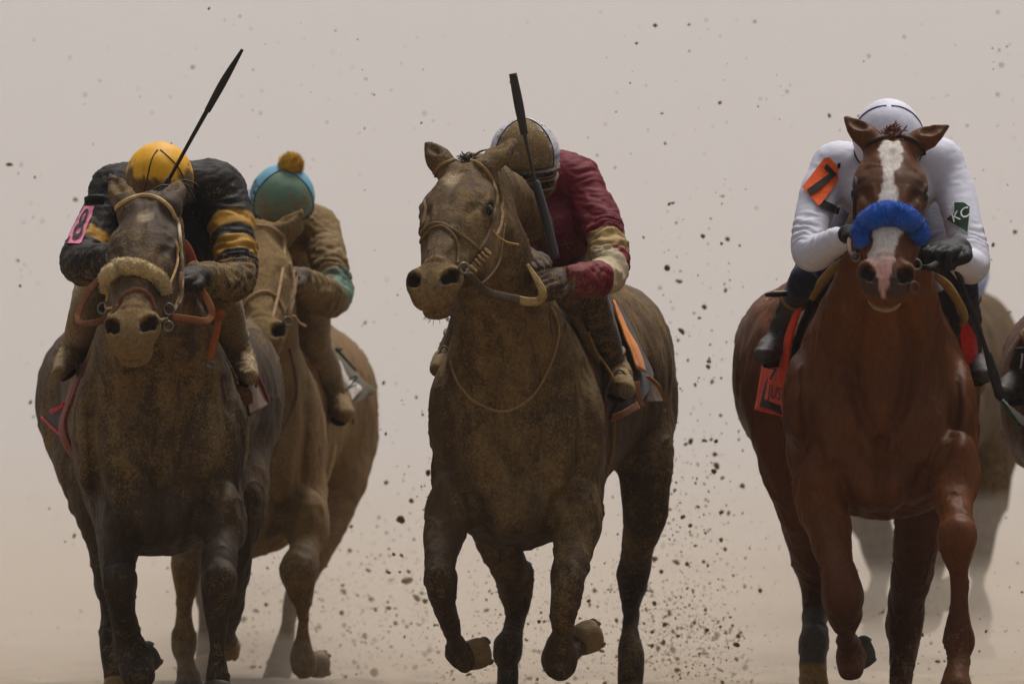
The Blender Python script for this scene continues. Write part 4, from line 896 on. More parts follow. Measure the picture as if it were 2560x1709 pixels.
decal('armband_strap', rider7, bj, [(2056, 500), (2100, 520), (2096, 537), (2048, 520)], M['leather'], (26, 24, 26), .006, .1)
decal('armband_clip', rider7, bj, [(2094, 410), (2102, 407), (2100, 420), (2092, 424)], M['leather'], (26, 24, 26), .006, .1)
kb = decal('sleeve_patch', rider7, bj, [(2383, 504), (2410, 504), (2427, 516), (2421, 587), (2362, 548), (2384, 530)], M['cloth'], (232, 232, 236), .003, .1)
kc = decal('patch_field', kb, bj, [(2386, 507), (2409, 507), (2424, 518), (2419, 581), (2367, 548), (2387, 533)], M['cloth'], (24, 62, 40), .005, .1)
g_ = np.linspace(0, 1, 8); s_, t_ = np.meshgrid(g_, g_); KA = on_surface(bj, quad_px([(2386, 560), (2424, 545), (2419, 516), (2379, 534)], np.stack([s_.ravel(), t_.ravel()], 1)), .005, .1).reshape(8, 8, 3)
lettering(kb, KA, 'KC', (0.02, 0.08, .98, .95), M['cloth'], (236, 238, 236), 'patch_letters', .004)
# ---- maroon silks, middle rider
TAN = (176, 148, 98)
def silks3(V):
    n = fbm(V * 6, 3)[:, None]; col = lin((122, 26, 42)) * n + lin((96, 20, 34)) * (1 - n)
    b1 = band(V, (1448, 450, .42), (1532, 650, .2), .78, .985, .085); col = mixc(col, TAN, b1)
    b2 = band(V, (1540, 672, .18), (1440, 702, -.05), .12, .66, .075) * (V[:, 0] > P(1474, 0)[0])[:, None]; col = mixc(col, (190, 172, 140), b2)
    mud = .30 + .35 * np.clip((P(0, 480)[2] - V[:, 2]) * 2.2, 0, 1) * sstep(.75, .35, V[:, 1]) - .25 * sstep(P(1480, 0)[0], P(1540, 0)[0], V[:, 0]); return col, np.clip(mud, 0, .8)
def cap3(L, V):
    col = np.tile(lin((206, 204, 214)), (len(L), 1)); a = np.degrees(np.arctan2(L[:, 1], L[:, 0])); fr = sstep(-146, -138, a) * sstep(-34, -42, a)
    rim = (sstep(.12, .02, np.abs(L[:, 2] - .02)) * (np.abs(a) < 60))[:, None]; col = mixc(col, (70, 96, 110), rim * .8)
    return col, .50 + .43 * fr
J3 = dict(label='jockey in muddy maroon silks with tan sleeve bands on the middle horse', at=(1390, 600, .7), seed=15,
    helmet=dict(at=(1311, 386, .30), rx=88, rz=92, pitch=.20, paint=cap3, seams=(-34, -146), seamcol=(62, 50, 36), rimcol=(150, 132, 104), rim=106, peak=.030),
    torso=[(1400, 470, .50, 84), (1400, 545, .62, 98), (1420, 600, 1.05, 96)], jacket_ell=[(1410, 470, .52, 85, 66, .13), (1395, 580, .45, 82, 80, .12)],
    arms=[[(1448, 455, .45, 50), (1488, 540, .36, 52), (1516, 610, .24, 46), (1524, 665, .16, 43), (1515, 690, .10, 40), (1480, 698, -.04, 38), (1442, 700, -.13, 34)],
          [(1350, 500, .45, 48), (1318, 570, .36, 46), (1290, 640, .24, 42), (1298, 670, .12, 38), (1315, 660, .0, 28)]],
    creases=[((1500, 590, .30), (1524, 670, .16), .085, 60, .0036), ((1515, 690, .10), (1440, 700, -.08), .07, 70, .0034)],
    hands=[((1402, 696, -.14), (-.85, -.45, -.12), (-.1, -.6, .8), 1.12), ((1322, 648, -.04), (.35, -.85, -.3), (.0, -.3, .9), 1.05)], fold=.009,
    legs=[[(1440, 620, .95, 72), (1450, 655, .55, 52), (1470, 735, .38, 46), (1500, 820, .50, 42), (1530, 900, .60, 30)], [(1350, 640, .95, 72), (1240, 700, .6, 55), (1180, 780, .5, 44), (1140, 860, .60, 30)]],
    seat=[(1420, 620, .95, 92), (1425, 640, 1.18, 92)],
    boots=[dict(shaft=[(1522, 880, .60, 34), (1535, 912, .62, 32), (1545, 940, .60, 33)], foot=[(1540, 945, .6, 34), (1552, 960, .50, 30), (1566, 974, .42, 20)], col=(150, 132, 100), mud=.75, cuff=(120, 100, 66)),
           dict(shaft=[(1150, 840, .60, 34), (1130, 870, .62, 28)], foot=[(1130, 880, .62, 28), (1108, 902, .52, 25), (1094, 922, .44, 17)], col=(110, 92, 60), mud=.7, cuff=(120, 100, 66))],
    silks=silks3, breech=lambda V: (np.tile(lin((58, 48, 40)), (len(V), 1)), .60 + .4 * np.exp(-((V[:, 2] - P(0, 650)[2]) / .07) ** 2)), glovecol=(58, 38, 32), glovemud=.55, facemud=.75)
rider3, G3 = build_rider(J3)
goggles(rider3, G3, (120, 100, 76), (30, 24, 20), 2)
v, f = tube([G3['loc'](.92, -.1, -.55), G3['loc'](.74, -.6, -1.15), G3['loc'](0, -.72, -1.62), G3['loc'](-.74, -.6, -1.15), G3['loc'](-.92, -.1, -.55)], .008, 6, 5, .35); mk('chin_strap', v, f, M['leather'], rider3, lin((70, 58, 44)), .4)
decal('collar_tab', rider3, bvh_of(MS3, ) if False else G3['jacket'], [(1276, 538), (1314, 535), (1315, 543), (1278, 547)], M['cloth'], (206, 190, 170), .006, .2)
# ---- black and gold silks, left rider
def silks8(V):
    n = fbm(V * 6 + 3, 3)[:, None]; col = lin((38, 34, 32)) * n + lin((26, 23, 22)) * (1 - n)
    for (a, b, lo, hi) in (((560, 470, .42), (594, 680, .2), .34, .50), ((560, 470, .42), (594, 680, .2), .66, .84), ((285, 480, .42), (212, 640, .2), .66, .84)):
        col = mixc(col, (172, 126, 42), band(V, a, b, lo, hi, .085))
    arm = sstep(P(0, 620)[2], P(0, 670)[2], V[:, 2]); return col, np.clip(.34 + .36 * arm * (1 - .55 * (V[:, 0] < P(330, 0)[0])), 0, .8)
def cap8(L, V):
    col = np.tile(lin((236, 172, 22)), (len(L), 1)); lowf = sstep(.95, .2, L[:, 2] + .15 * fbm(V * 20, 2)) * sstep(.25, -.35, L[:, 1]); n = fbm(V * np.array([70, 70, 32]), 3)
    m = sstep(.62, .42, n + .35 - .62 * lowf)[:, None]; return mixc(col, (66, 50, 26), m * .92), .22 + .32 * lowf
J8 = dict(label='jockey in black and gold silks and yellow cap on the leftmost horse', at=(400, 620, .7), seed=25,
    helmet=dict(at=(399, 447, .35), rx=86, rz=90, pitch=.60, paint=cap8, seams=(-52, -128), seambow=.25, seamcol=(60, 44, 14), rimcol=(44, 36, 26), rim=112),
    torso=[(402, 480, .48, 88), (402, 500, .70, 108), (402, 520, 1.05, 100)], jacket_ell=[(515, 470, .50, 82, 66, .13), (305, 475, .50, 72, 58, .13), (480, 590, .55, 85, 90, .12)],
    arms=[[(550, 480, .46, 58), (578, 560, .38, 54), (590, 640, .26, 46), (592, 692, .18, 46), (575, 708, .12, 42), (530, 700, .02, 38), (492, 690, -.06, 30)],
          [(290, 480, .46, 52), (248, 560, .36, 48), (212, 630, .24, 46), (202, 658, .16, 46), (230, 660, .08, 44), (280, 650, -.02, 36), (310, 645, -.08, 28)]],
    creases=[((588, 600, .3), (592, 700, .18), .085, 60, .0036), ((230, 660, .08), (310, 645, -.08), .07, 50, .0026), ((575, 708, .12), (500, 692, -.05), .07, 50, .0026)],
    hands=[((470, 690, -.12), (-.6, -.7, .0), (0, -.5, .9), 1.05), ((322, 640, -.1), (.6, -.7, .0), (0, -.5, .9), 1.05)], fold=.009,
    legs=[[(470, 600, .95, 72), (540, 690, .6, 55), (560, 770, .45, 46), (585, 850, .58, 36)], [(330, 600, .95, 72), (250, 690, .6, 52), (215, 790, .45, 42), (192, 850, .58, 32)]],
    seat=[(402, 560, .98, 96), (402, 580, 1.2, 96)],
    boots=[dict(shaft=[(580, 840, .58, 36), (592, 872, .6, 32), (602, 900, .6, 30)], foot=[(602, 900, .6, 32), (614, 922, .52, 28), (626, 942, .44, 18)], col=(170, 150, 116), mud=.7, cuff=(120, 100, 66)),
           dict(shaft=[(196, 846, .58, 32), (184, 872, .6, 28)], foot=[(182, 880, .6, 30), (164, 906, .52, 26), (148, 930, .44, 17)], col=(170, 150, 116), mud=.7, cuff=(120, 100, 66))],
    silks=silks8, breech=lambda V: (np.tile(lin((150, 132, 104)), (len(V), 1)), np.full(len(V), .85)), glovecol=(34, 28, 24), glovemud=.4)
rider8, G8 = build_rider(J8)
ab = decal('number_armband', rider8, G8['jacket'], [(213, 517), (236, 517), (228, 545), (204, 608), (198, 612), (166, 609), (164, 605)], M['cloth'], (222, 128, 156), .008, .25)
A8 = on_surface(G8['jacket'], quad_px([(172, 605), (204, 606), (232, 522), (212, 522)], np.stack([s_.ravel(), t_.ravel()], 1)), .010, .25).reshape(8, 8, 3)
lettering(ab, A8, '8', (.14, .06, .86, .94), M['cloth'], (34, 26, 28), 'number', .004)
v, f = tube([surf(G8['jacket'], 218, 503, .006, .3), surf(G8['jacket'], 232, 500, .010, .3), surf(G8['jacket'], 262, 498, .006, .3)], R(9), 8, 4, .5); mk('armband_strap', v, f, M['leather'], rider8, lin((28, 26, 26)), .1)
# ---- green cap with an orange bobble, rider at the back
def silks4(V):
    n = fbm(V * 6 + 8, 3)[:, None]; col = lin((138, 110, 66)) * n + lin((112, 90, 58)) * (1 - n)
    col = mixc(col, (98, 122, 104), band(V, (825, 650, 3.1), (845, 735, 2.95), .70, 1.3, .085)); col = mixc(col, (150, 176, 206), ((V[:, 0] < P(625, 0, 3.2)[0]) * 1.0)[:, None])
    return col, np.clip(.62 - .35 * sstep(P(826, 0, 3.1)[0], P(858, 0, 3.1)[0], V[:, 0]), 0, 1)
def cap4(L, V):
    col = np.tile(lin((104, 132, 108)), (len(L), 1)); a = np.degrees(np.arctan2(L[:, 1], L[:, 0])); side = (sstep(-146, -154, a) + (a > 90) * 1.0)[:, None]; col = mixc(col, (104, 160, 184), np.clip(side, 0, 1))
    s2 = (sstep(-24, -16, a) * (a < 90))[:, None]; col = mixc(col, (104, 160, 184), s2)
    chk = (np.clip(side, 0, 1)[:, 0] * (L[:, 2] < .62) * (L[:, 2] > -.2) * ((np.floor(L[:, 2] * 9) + np.floor(a / 9)) % 2))[:, None]; col = mixc(col, (24, 30, 34), chk * .9)
    front = (1 - np.clip(side + s2, 0, 1))[:, 0]; return col, 0.22 + .40 * front * sstep(.95, .25, L[:, 2])
J4 = dict(label='jockey in dusty tan silks and green cap with orange bobble, behind the left pair', at=(700, 660, 3.4), seed=35,
    helmet=dict(at=(706, 492, 2.95), rx=82, rz=77, pitch=.52, paint=cap4, seams=(-20, -150), seamcol=(50, 70, 60), rimcol=(60, 52, 40), rim=110),
    torso=[(700, 560, 3.25, 82), (700, 580, 3.5, 98), (700, 600, 3.8, 94)], jacket_ell=[(780, 570, 3.25, 56, 48, .12), (615, 540, 3.3, 56, 60, .12)],
    arms=[[(798, 572, 3.22, 42), (815, 630, 3.12, 42), (830, 700, 3.0, 42), (832, 738, 2.94, 44), (815, 742, 2.88, 42), (772, 720, 2.78, 36), (738, 700, 2.68, 28)],
          [(612, 560, 3.22, 42), (580, 630, 3.1, 42), (560, 710, 3.0, 42), (590, 730, 2.9, 38), (620, 705, 2.7, 28)]],
    creases=[((825, 660, 3.08), (832, 740, 2.94), .085, 50, .0036), ((815, 742, 2.88), (745, 705, 2.7), .07, 45, .0036)],
    hands=[((728, 690, 2.64), (-.6, -.7, .0), (0, -.5, .9), 1.0), ((630, 690, 2.66), (.6, -.7, .0), (0, -.5, .9), 1.0)], fold=.009,
    legs=[[(760, 680, 3.75, 70), (770, 770, 3.3, 56), (780, 850, 3.3, 47), (812, 920, 3.42, 38), (836, 985, 3.5, 30)], [(640, 680, 3.75, 70), (580, 780, 3.3, 50), (560, 860, 3.35, 42), (540, 950, 3.5, 30)]],
    seat=[(700, 650, 3.75, 90), (700, 660, 3.95, 90)],
    boots=[dict(shaft=[(830, 970, 3.48, 32), (842, 998, 3.5, 30)], foot=[(842, 1002, 3.5, 32), (852, 1020, 3.42, 28), (866, 1036, 3.34, 18)], col=(120, 100, 70), mud=.8, cuff=(100, 84, 60)),
           dict(shaft=[(545, 940, 3.48, 30), (536, 975, 3.5, 28)], foot=[(536, 980, 3.5, 28), (526, 1000, 3.42, 24), (516, 1020, 3.34, 16)], col=(120, 100, 70), mud=.8)],
    silks=silks4, breech=lambda V: (np.tile(lin((110, 92, 64)), (len(V), 1)), np.full(len(V), .6)), glovecol=(60, 50, 40), glovemud=.6, facemud=1.0)
rider4, G4 = build_rider(J4)
f = Field(.006); f.ell(P(727, 413, 2.93), (R(29, 2.9),) * 3, None, .01); v, q = f.mesh(); n_ = vnormals(v, q); v2 = v + n_ * ((fbm(v * 80, 2) - .5) * .010)[:, None]
pp = mk('bobble', v2, q, M['fleece'], rider4, lin((255, 196, 40)), .1); fv, ff = fuzz(v2, [tuple(x) for x in q], 1500, .012, .0018, 4); mk('bobble_fibres', fv, ff, M['fleece'], pp, lin((255, 196, 40)), .05)
# ---- the rider cut by the right edge, and the one lost in the dust
def moved(c, du, dv, dY, **kw):
    def s(p):
        k = DIST / (DIST + p[2]); kk = DIST / (DIST + p[2] + dY); return (1280 + ((p[0] - 1280) / k + du) * kk, 854.5 + ((p[1] - 854.5) / k + dv) * kk, p[2] + dY) + tuple(p[3:])
    q = dict(c); q['at'] = s(c['at']); q['helmet'] = dict(c['helmet'], at=s(c['helmet']['at']))
    for k_ in ('arms', 'legs'): q[k_] = [[s(a) for a in ch] for ch in c[k_]]
    for k_ in ('torso', 'seat', 'jacket_ell'): q[k_] = [s(a) for a in c.get(k_, ())]
    q['creases'] = [(s(a), s(b), r_, n_, m_) for a, b, r_, n_, m_ in c['creases']]; q['hands'] = [(s(h_[0]),) + tuple(h_[1:]) for h_ in c['hands']]
    q['boots'] = [dict(b, shaft=[s(a) for a in b['shaft']], foot=[s(a) for a in b['foot']]) for b in c['boots']]; q.update(kw); return q
plain = lambda cc, mud: (lambda V: (np.tile(lin(cc), (len(V), 1)), np.full(len(V), mud)))
capx = lambda L, V: (np.tile(lin((60, 110, 70)), (len(L), 1)), np.full(len(L), .3))
JE = moved(J7, 618, 98, .35, label='jockey at the right edge of the picture, only a grey boot in view', silks=plain((60, 120, 70), .3), breech=plain((190, 188, 186), .1), seed=45); JE['helmet']['paint'] = capx
JE['boots'] = [dict(b, col=(78, 74, 70), mud=.25) for b in JE['boots']]
riderE, GE = build_rider(JE)
JF = moved(J3, 1096, 0, 6.8, label='blurred jockey with pale breeches far back in the dust', silks=plain((150, 160, 190), .4), breech=plain((206, 210, 226), .1), seed=55); JF['helmet']['paint'] = capx
riderF, GF = build_rider(JF)
# ---- riding crops
crop_whip('black riding crop raised high by the jockey in the yellow cap', [[P(606, 124, .0), P(560, 202, .02), P(518, 278, .04)], [P(518, 276, .04), P(470, 362, .06), P(424, 446, .09)], [P(424, 446, .09), P(404, 480, .10), P(388, 508, .12)]],
          [[R(4), R(9.5), R(8)], [R(6), R(5), R(4.5)], [R(7), R(8), R(8)]], [(38, 34, 32), (32, 28, 26), (28, 26, 24)])
crop_whip('upright riding crop in front of the muddy white helmet of the middle rider', [[P(1282, 184, -.05), P(1297, 262, -.05), P(1311, 336, -.05)], [P(1311, 334, -.05), P(1322, 384, -.06), P(1338, 456, -.06)], [P(1338, 452, -.06), P(1342, 466, -.06), P(1366, 552, -.08), P(1388, 646, -.10)]],
          [[R(10), R(12), R(9.5)], [R(6), R(4.5), R(4)], [R(7), R(11), R(12), R(12)]], [(56, 50, 46), (64, 52, 38), (58, 54, 54)])
crop_whip('black riding crop pointing down beside the red cloth of the chestnut horse', [[P(2498, 984, -.02), P(2484, 934, -.03), P(2468, 880, -.05)], [P(2468, 884, -.05), P(2440, 800, -.08), P(2405, 706, -.14)], [P(2405, 706, -.14), P(2385, 660, -.20), P(2366, 616, -.26)]],
          [[R(12), R(12.5), R(9)], [R(7), R(5.5), R(5)], [R(7), R(8), R(8)]], [(24, 22, 22), (26, 24, 26), (24, 22, 22)])
# ------------------------------------------------------------------ tack
def bits(parent, name, vf, mat, col, mud=.2): return mk(name, vf[0], vf[1], mat, parent, lin(col), mud)
def ring(c, r, w=.004, tilt=(0, 1, .2)):
    n = unit(tilt); a = unit(np.cross(n, [0, 0, 1])); b = np.cross(n, a); return tube([np.array(c) + (a * math.cos(t) + b * math.sin(t)) * r for t in np.linspace(0, 2 * math.pi, 14, endpoint=False)], w, 6, 2, closed=True)
def L3(pts): return [P(*p) for p in pts]
def fleece_noseband(parent, bvh, px, r, col, n, seed, mud=0, off=.012):
    pts = [surf(bvh, u, v, off) for u, v in px]; rr = [R(r) * k for k in np.interp(np.linspace(0, 1, len(pts)), [0, .15, .5, .85, 1], [.55, .95, 1.05, .95, .55])]
    v, f = tube(pts, rr, 22, 10); nb = np.array(v); d = (fbm(nb * 55 + seed, 3) - .5) * .012
    c = np.repeat(catmull(np.array(pts), 10), 22, 0); v = nb + (nb - c) / (np.linalg.norm(nb - c, axis=1)[:, None] + 1e-9) * d[:, None]
    o = mk('noseband', v, f, M['fleece'], parent, lin(col), mud); fv, ff = fuzz(v, f, n, .007, .0014, seed); mk('noseband_fibres', fv, ff, M['fleece'], o, lin(col), mud); return o
# bridle of the chestnut
b7 = thing('bridle', 'dark leather bridle with bright blue fleece noseband on the chestnut horse', 'bridle', HD7.o, 'bridles')
DK = (44, 30, 24)
bits(b7, 'browband', strap(BV7, [(2146, 402), (2153, 385), (2167, 364), (2194, 350), (2232, 344), (2267, 347), (2295, 358), (2318, 379), (2330, 404)], 5.2, .004, .6), M['leather'], DK, 0)
bits(b7, 'cheekpiece', strap(BV7, [(2330, 404), (2334, 450), (2330, 500), (2326, 545), (2314, 585), (2298, 632)], 4.5, .006, .6), M['leather'], DK, 0)
bits(b7, 'cheekpiece', strap(BV7, [(2330, 404), (2328, 470), (2322, 515), (2312, 555)], 3, .008, .6), M['leather'], (66, 48, 36), 0)
bits(b7, 'cheekpiece', strap(BV7, [(2146, 402), (2141, 450), (2140, 520), (2140, 575), (2148, 630)], 4.5, .004, .6), M['leather'], DK, 0)
fleece_noseband(b7, BV7, [(2163, 616), (2162, 596), (2172, 568), (2194, 548), (2224, 540), (2257, 547), (2279, 565), (2290, 588), (2291, 604)], 30, (16, 96, 206), 3800, 2)
for u, v, r in ((2148, 638, 11), (2284, 656, 13)): bits(b7, 'bit_ring', ring(surf(BV7, u, v, .010), R(r), .0035, (.5 * np.sign(u - 2215), -1, .2)), M['metal'], (200, 200, 200), 0)
bits(b7, 'bit_ring', ring(surf(BV7, 2278, 716, .010), R(14), .0045, (.7, -.7, 0)), M['leather'], (90, 58, 44), 0)
bits(b7, 'rein', tube([surf(BV7, 2286, 660, .012), P(2318, 668, -.5), P(2345, 655, -.36), P(2366, 640, -.28)], R(7), 8, 6, .35), M['leather'], (40, 28, 22), 0)
bits(b7, 'rein', tube([surf(BV7, 2148, 640, .012), P(2126, 628, -.5), P(2124, 600, -.34), P(2138, 588, -.28)], R(6), 8, 6, .35), M['leather'], (120, 84, 60), 0)
# bridle of the middle horse
b3 = thing('bridle', 'muddy tan bridle with crossed noseband straps on the middle horse', 'bridle', HD3.o, 'bridles')
TL = (150, 116, 66)
bits(b3, 'browband', strap(BV3, [(1086, 438), (1092, 426), (1104, 415), (1123, 406), (1153, 401), (1180, 404), (1206, 417), (1223, 442), (1232, 464)], 4.2, .004, .6), M['leather'], TL, .5)
bits(b3, 'cheekpiece', strap(BV3, [(1232, 464), (1239, 490), (1236, 520), (1228, 555), (1213, 595), (1194, 626)], 4, .005, .6), M['leather'], (96, 74, 46), .6)
bits(b3, 'cheekpiece', strap(BV3, [(1240, 458), (1248, 490), (1250, 523), (1245, 564), (1234, 589)], 3.6, .009, .6), M['leather'], TL, .6)
bits(b3, 'cheekpiece', strap(BV3, [(1086, 438), (1074, 470), (1066, 520), (1056, 580), (1044, 630)], 4, .003, .6), M['leather'], (96, 74, 46), .6)
bits(b3, 'noseband', strap(BV3, [(1042, 625), (1052, 592), (1072, 567), (1100, 560), (1133, 577), (1163, 599), (1192, 620)], 4.2, .005, .6), M['leather'], (120, 94, 56), .6)
bits(b3, 'noseband', strap(BV3, [(1048, 632), (1060, 598), (1078, 576), (1104, 567), (1125, 581), (1139, 605), (1143, 636), (1140, 660)], 3.4, .005, .6), M['leather'], (104, 80, 48), .6)
bits(b3, 'bit_ring', ring(surf(BV3, 1152, 676, .012), R(13), .0038, (.5, -1, .2)), M['metal'], (200, 200, 200), .45)
for k in range(7):
    t_ = k / 6; bits(b3, 'rein_wrap', ring(surf(BV3, 1164 + 44 * t_, 678 - 48 * t_, .014), R(8.5), .0055, (.9, -.3, .9)), M['leather'], TL, .6)
bits(b3, 'rein', tube([surf(BV3, 1156, 678, .014), P(1180, 694, -.60), P(1215, 728, -.50), P(1262, 742, -.36), P(1300, 749, -.26)], [R(6), R(9), R(11), R(11), R(11)], 8, 8, .14), M['leather'], (74, 62, 46), .45)
bits(b3, 'rein', tube([P(1298, 750, -.265), P(1322, 754, -.24), P(1345, 752, -.22), P(1357, 735, -.22), P(1346, 706, -.20), P(1318, 660, -.14)], [R(11), R(11), R(11), R(11), R(9), R(4)], 8, 8, .14), M['leather'], (178, 146, 90), .5)
bits(b3, 'loose_cord', tube([surf(BV3, 1225, 578, .010), P(1244, 592, -.42), P(1268, 606, -.40), P(1297, 612, -.38)], R(3), 6, 6), M['leather'], (170, 130, 72), .4)
bits(b3, 'rein', tube([surf(BV3, 1254, 560, .010), P(1256, 610, -.36), P(1248, 655, -.40), P(1225, 690, -.48), P(1202, 710, -.55)], R(2.6), 6, 6), M['leather'], (104, 82, 50), .5)
ns = thing('neck_strap', 'thin leather strap hanging in a loop across the chest of the middle horse', 'strap', surf(BV3, 1256, 1029, .003), 'neck straps')
bits(ns, 'strap', strap(BV3, [(1376, 770), (1390, 800), (1394, 839), (1380, 900), (1360, 945), (1318, 1002), (1256, 1029), (1185, 1003), (1142, 945), (1130, 900)], 3.2, .004, .8), M['leather'], (156, 128, 84), .4)
bits(ns, 'buckle', strap(BV3, [(1378, 772), (1374, 800), (1384, 850), (1372, 900)], 3, .004, .8), M['leather'], (120, 94, 56), .5)
# bridle of the left horse
b8 = thing('bridle', 'pale bridle with tan sheepskin noseband and rust-coloured reins on the leftmost horse', 'bridle', HD8.o, 'bridles')
PT = (206, 168, 110)
bits(b8, 'browband', strap(BV8, [(278, 552), (284, 535), (296, 517), (316, 503), (342, 493), (368, 491), (398, 498), (424, 518), (436, 545)], 4.6, .004, .6), M['leather'], PT, .1)
bits(b8, 'cheekpiece', strap(BV8, [(436, 545), (443, 575), (446, 603), (450, 638), (450, 677), (448, 715), (440, 748), (430, 774)], 4, .008, .6, .0), M['leather'], (196, 172, 140), .3)
bits(b8, 'cheekpiece', strap(BV8, [(440, 610), (437, 654), (426, 690), (418, 712)], 3, .010, .6), M['leather'], PT, .2)
bits(b8, 'cheekpiece', strap(BV8, [(444, 680), (440, 706), (444, 735), (436, 760)], 5, .012, .5), M['leather'], (150, 118, 80), .5)
bits(b8, 'cheekpiece', strap(BV8, [(278, 552), (268, 590), (264, 638), (266, 684), (266, 748), (272, 790)], 3.6, .004, .6), M['leather'], PT, .2)
fleece_noseband(b8, BV8, [(270, 728), (270, 705), (280, 688), (299, 676), (324, 673), (355, 679), (384, 696), (406, 720), (411, 738)], 21, (216, 186, 130), 2600, 9, .3)
bits(b8, 'noseband', strap(BV8, [(296, 770), (308, 742), (336, 726), (362, 730), (378, 750), (384, 775)], 4.5, .004, .5), M['leather'], (130, 74, 48), .35)
for u, v in ((268, 770), (412, 770)): bits(b8, 'bit_ring', ring(surf(BV8, u, v, .012), R(14), .0036, (.5 * np.sign(u - 330), -1, .2)), M['metal'], (200, 200, 200), .4)
bits(b8, 'bit', tube([surf(BV8, 396, 802, .006), P(406, 799, -.52), P(418, 797, -.50)], R(5), 8, 4), M['leather'], (120, 96, 64), .5)
bits(b8, 'bit_ring', ring(P(420, 815, -.48), R(12), .004, (.4, -1, .2)), M['metal'], (190, 180, 170), .3)
RU = (124, 54, 32)
bits(b8, 'rein', tube(L3([(430, 792, -.46), (470, 798, -.36), (512, 803, -.26), (527, 792, -.22), (527, 770, -.20), (512, 740, -.16), (490, 708, -.12), (468, 684, -.06)]), [R(10), R(10.5), R(10.5), R(10), R(10), R(10), R(9), R(8)], 8, 8, .12), M['rubber'], (118, 70, 38), .35)
bits(b8, 'rein', tube(L3([(449, 592, .0), (464, 618, -.03), (482, 660, -.06), (497, 702, -.09), (508, 738, -.12)]), [R(4), R(14), R(14), R(12), R(9)], 8, 8, .12), M['rubber'], RU, .08)
bits(b8, 'rein', tube(L3([(268, 796, -.46), (238, 806, -.40), (208, 810, -.30), (194, 802, -.24), (195, 780, -.20), (208, 752, -.16), (228, 720, -.12), (262, 688, -.06)]), [R(9)] * 8, 8, 8, .14), M['rubber'], (104, 58, 36), .4)
bits(b8, 'hanging_strap', tube(L3([(536, 764, .06), (546, 790, .04), (540, 830, .03), (531, 870, .05), (524, 902, .06)]), R(10), 8, 6, .3), M['rubber'], (158, 92, 50), .2)
bits(b8, 'buckle', tube(L3([(533, 783, .03), (547, 782, .02), (560, 790, .03)]), R(11), 8, 5, .45), M['rubber'], (150, 82, 46), .15)
bits(b8, 'strap_ring', ring(P(525, 910, .05), R(9), .003, (.3, -1, .3)), M['metal'], (200, 200, 200), .2)
# bridle of the dusty horse behind
b4 = thing('bridle', 'dusty rope-like bridle on the horse behind the left pair', 'bridle', HD4.o, 'bridles')
DT = (170, 134, 92)
bits(b4, 'browband', strap(BV4, [(592, 580), (615, 571), (652, 568), (684, 574), (708, 594), (722, 620), (730, 650)], 4.4, .006, .6), M['leather'], DT, .4)
bits(b4, 'noseband', strap(BV4, [(604, 790), (611, 770), (627, 747), (656, 732), (680, 738), (700, 763), (708, 786)], 4.8, .006, .6), M['leather'], DT, .4)
bits(b4, 'cheekpiece', strap(BV4, [(730, 650), (733, 690), (730, 730), (722, 770), (712, 800)], 4.6, .008, .6), M['leather'], (130, 100, 70), .6)
bits(b4, 'cheekpiece', strap(BV4, [(722, 660), (724, 710), (718, 760), (712, 800)], 3.4, .010, .6), M['leather'], DT, .6)
bits(b4, 'bit_ring', ring(surf(BV4, 712, 810, .012), R(12), .004, (.5, -1, .2)), M['metal'], (190, 180, 170), .6)
bits(b4, 'rein', tube([surf(BV4, 714, 806, .012), P(734, 790, 2.35), P(748, 806, 2.42), P(764, 815, 2.5)], R(3.4), 6, 6), M['leather'], DT, .5)
bits(b4, 'rein', tube([surf(BV4, 716, 800, .014), P(730, 760, 2.4), P(738, 720, 2.5), P(742, 690, 2.6)], R(3.6), 6, 6), M['leather'], (130, 100, 70), .5)
n4 = thing('neck_strap', 'dusty strap looped round the shoulder of the horse behind the left pair', 'strap', surf(BV4, 740, 1005, .003), 'neck straps')
bits(n4, 'strap', strap(BV4, [(722, 870), (736, 930), (740, 985), (728, 1035), (700, 1082), (660, 1110)], 4, .004, .7), M['leather'], (96, 76, 54), .6)
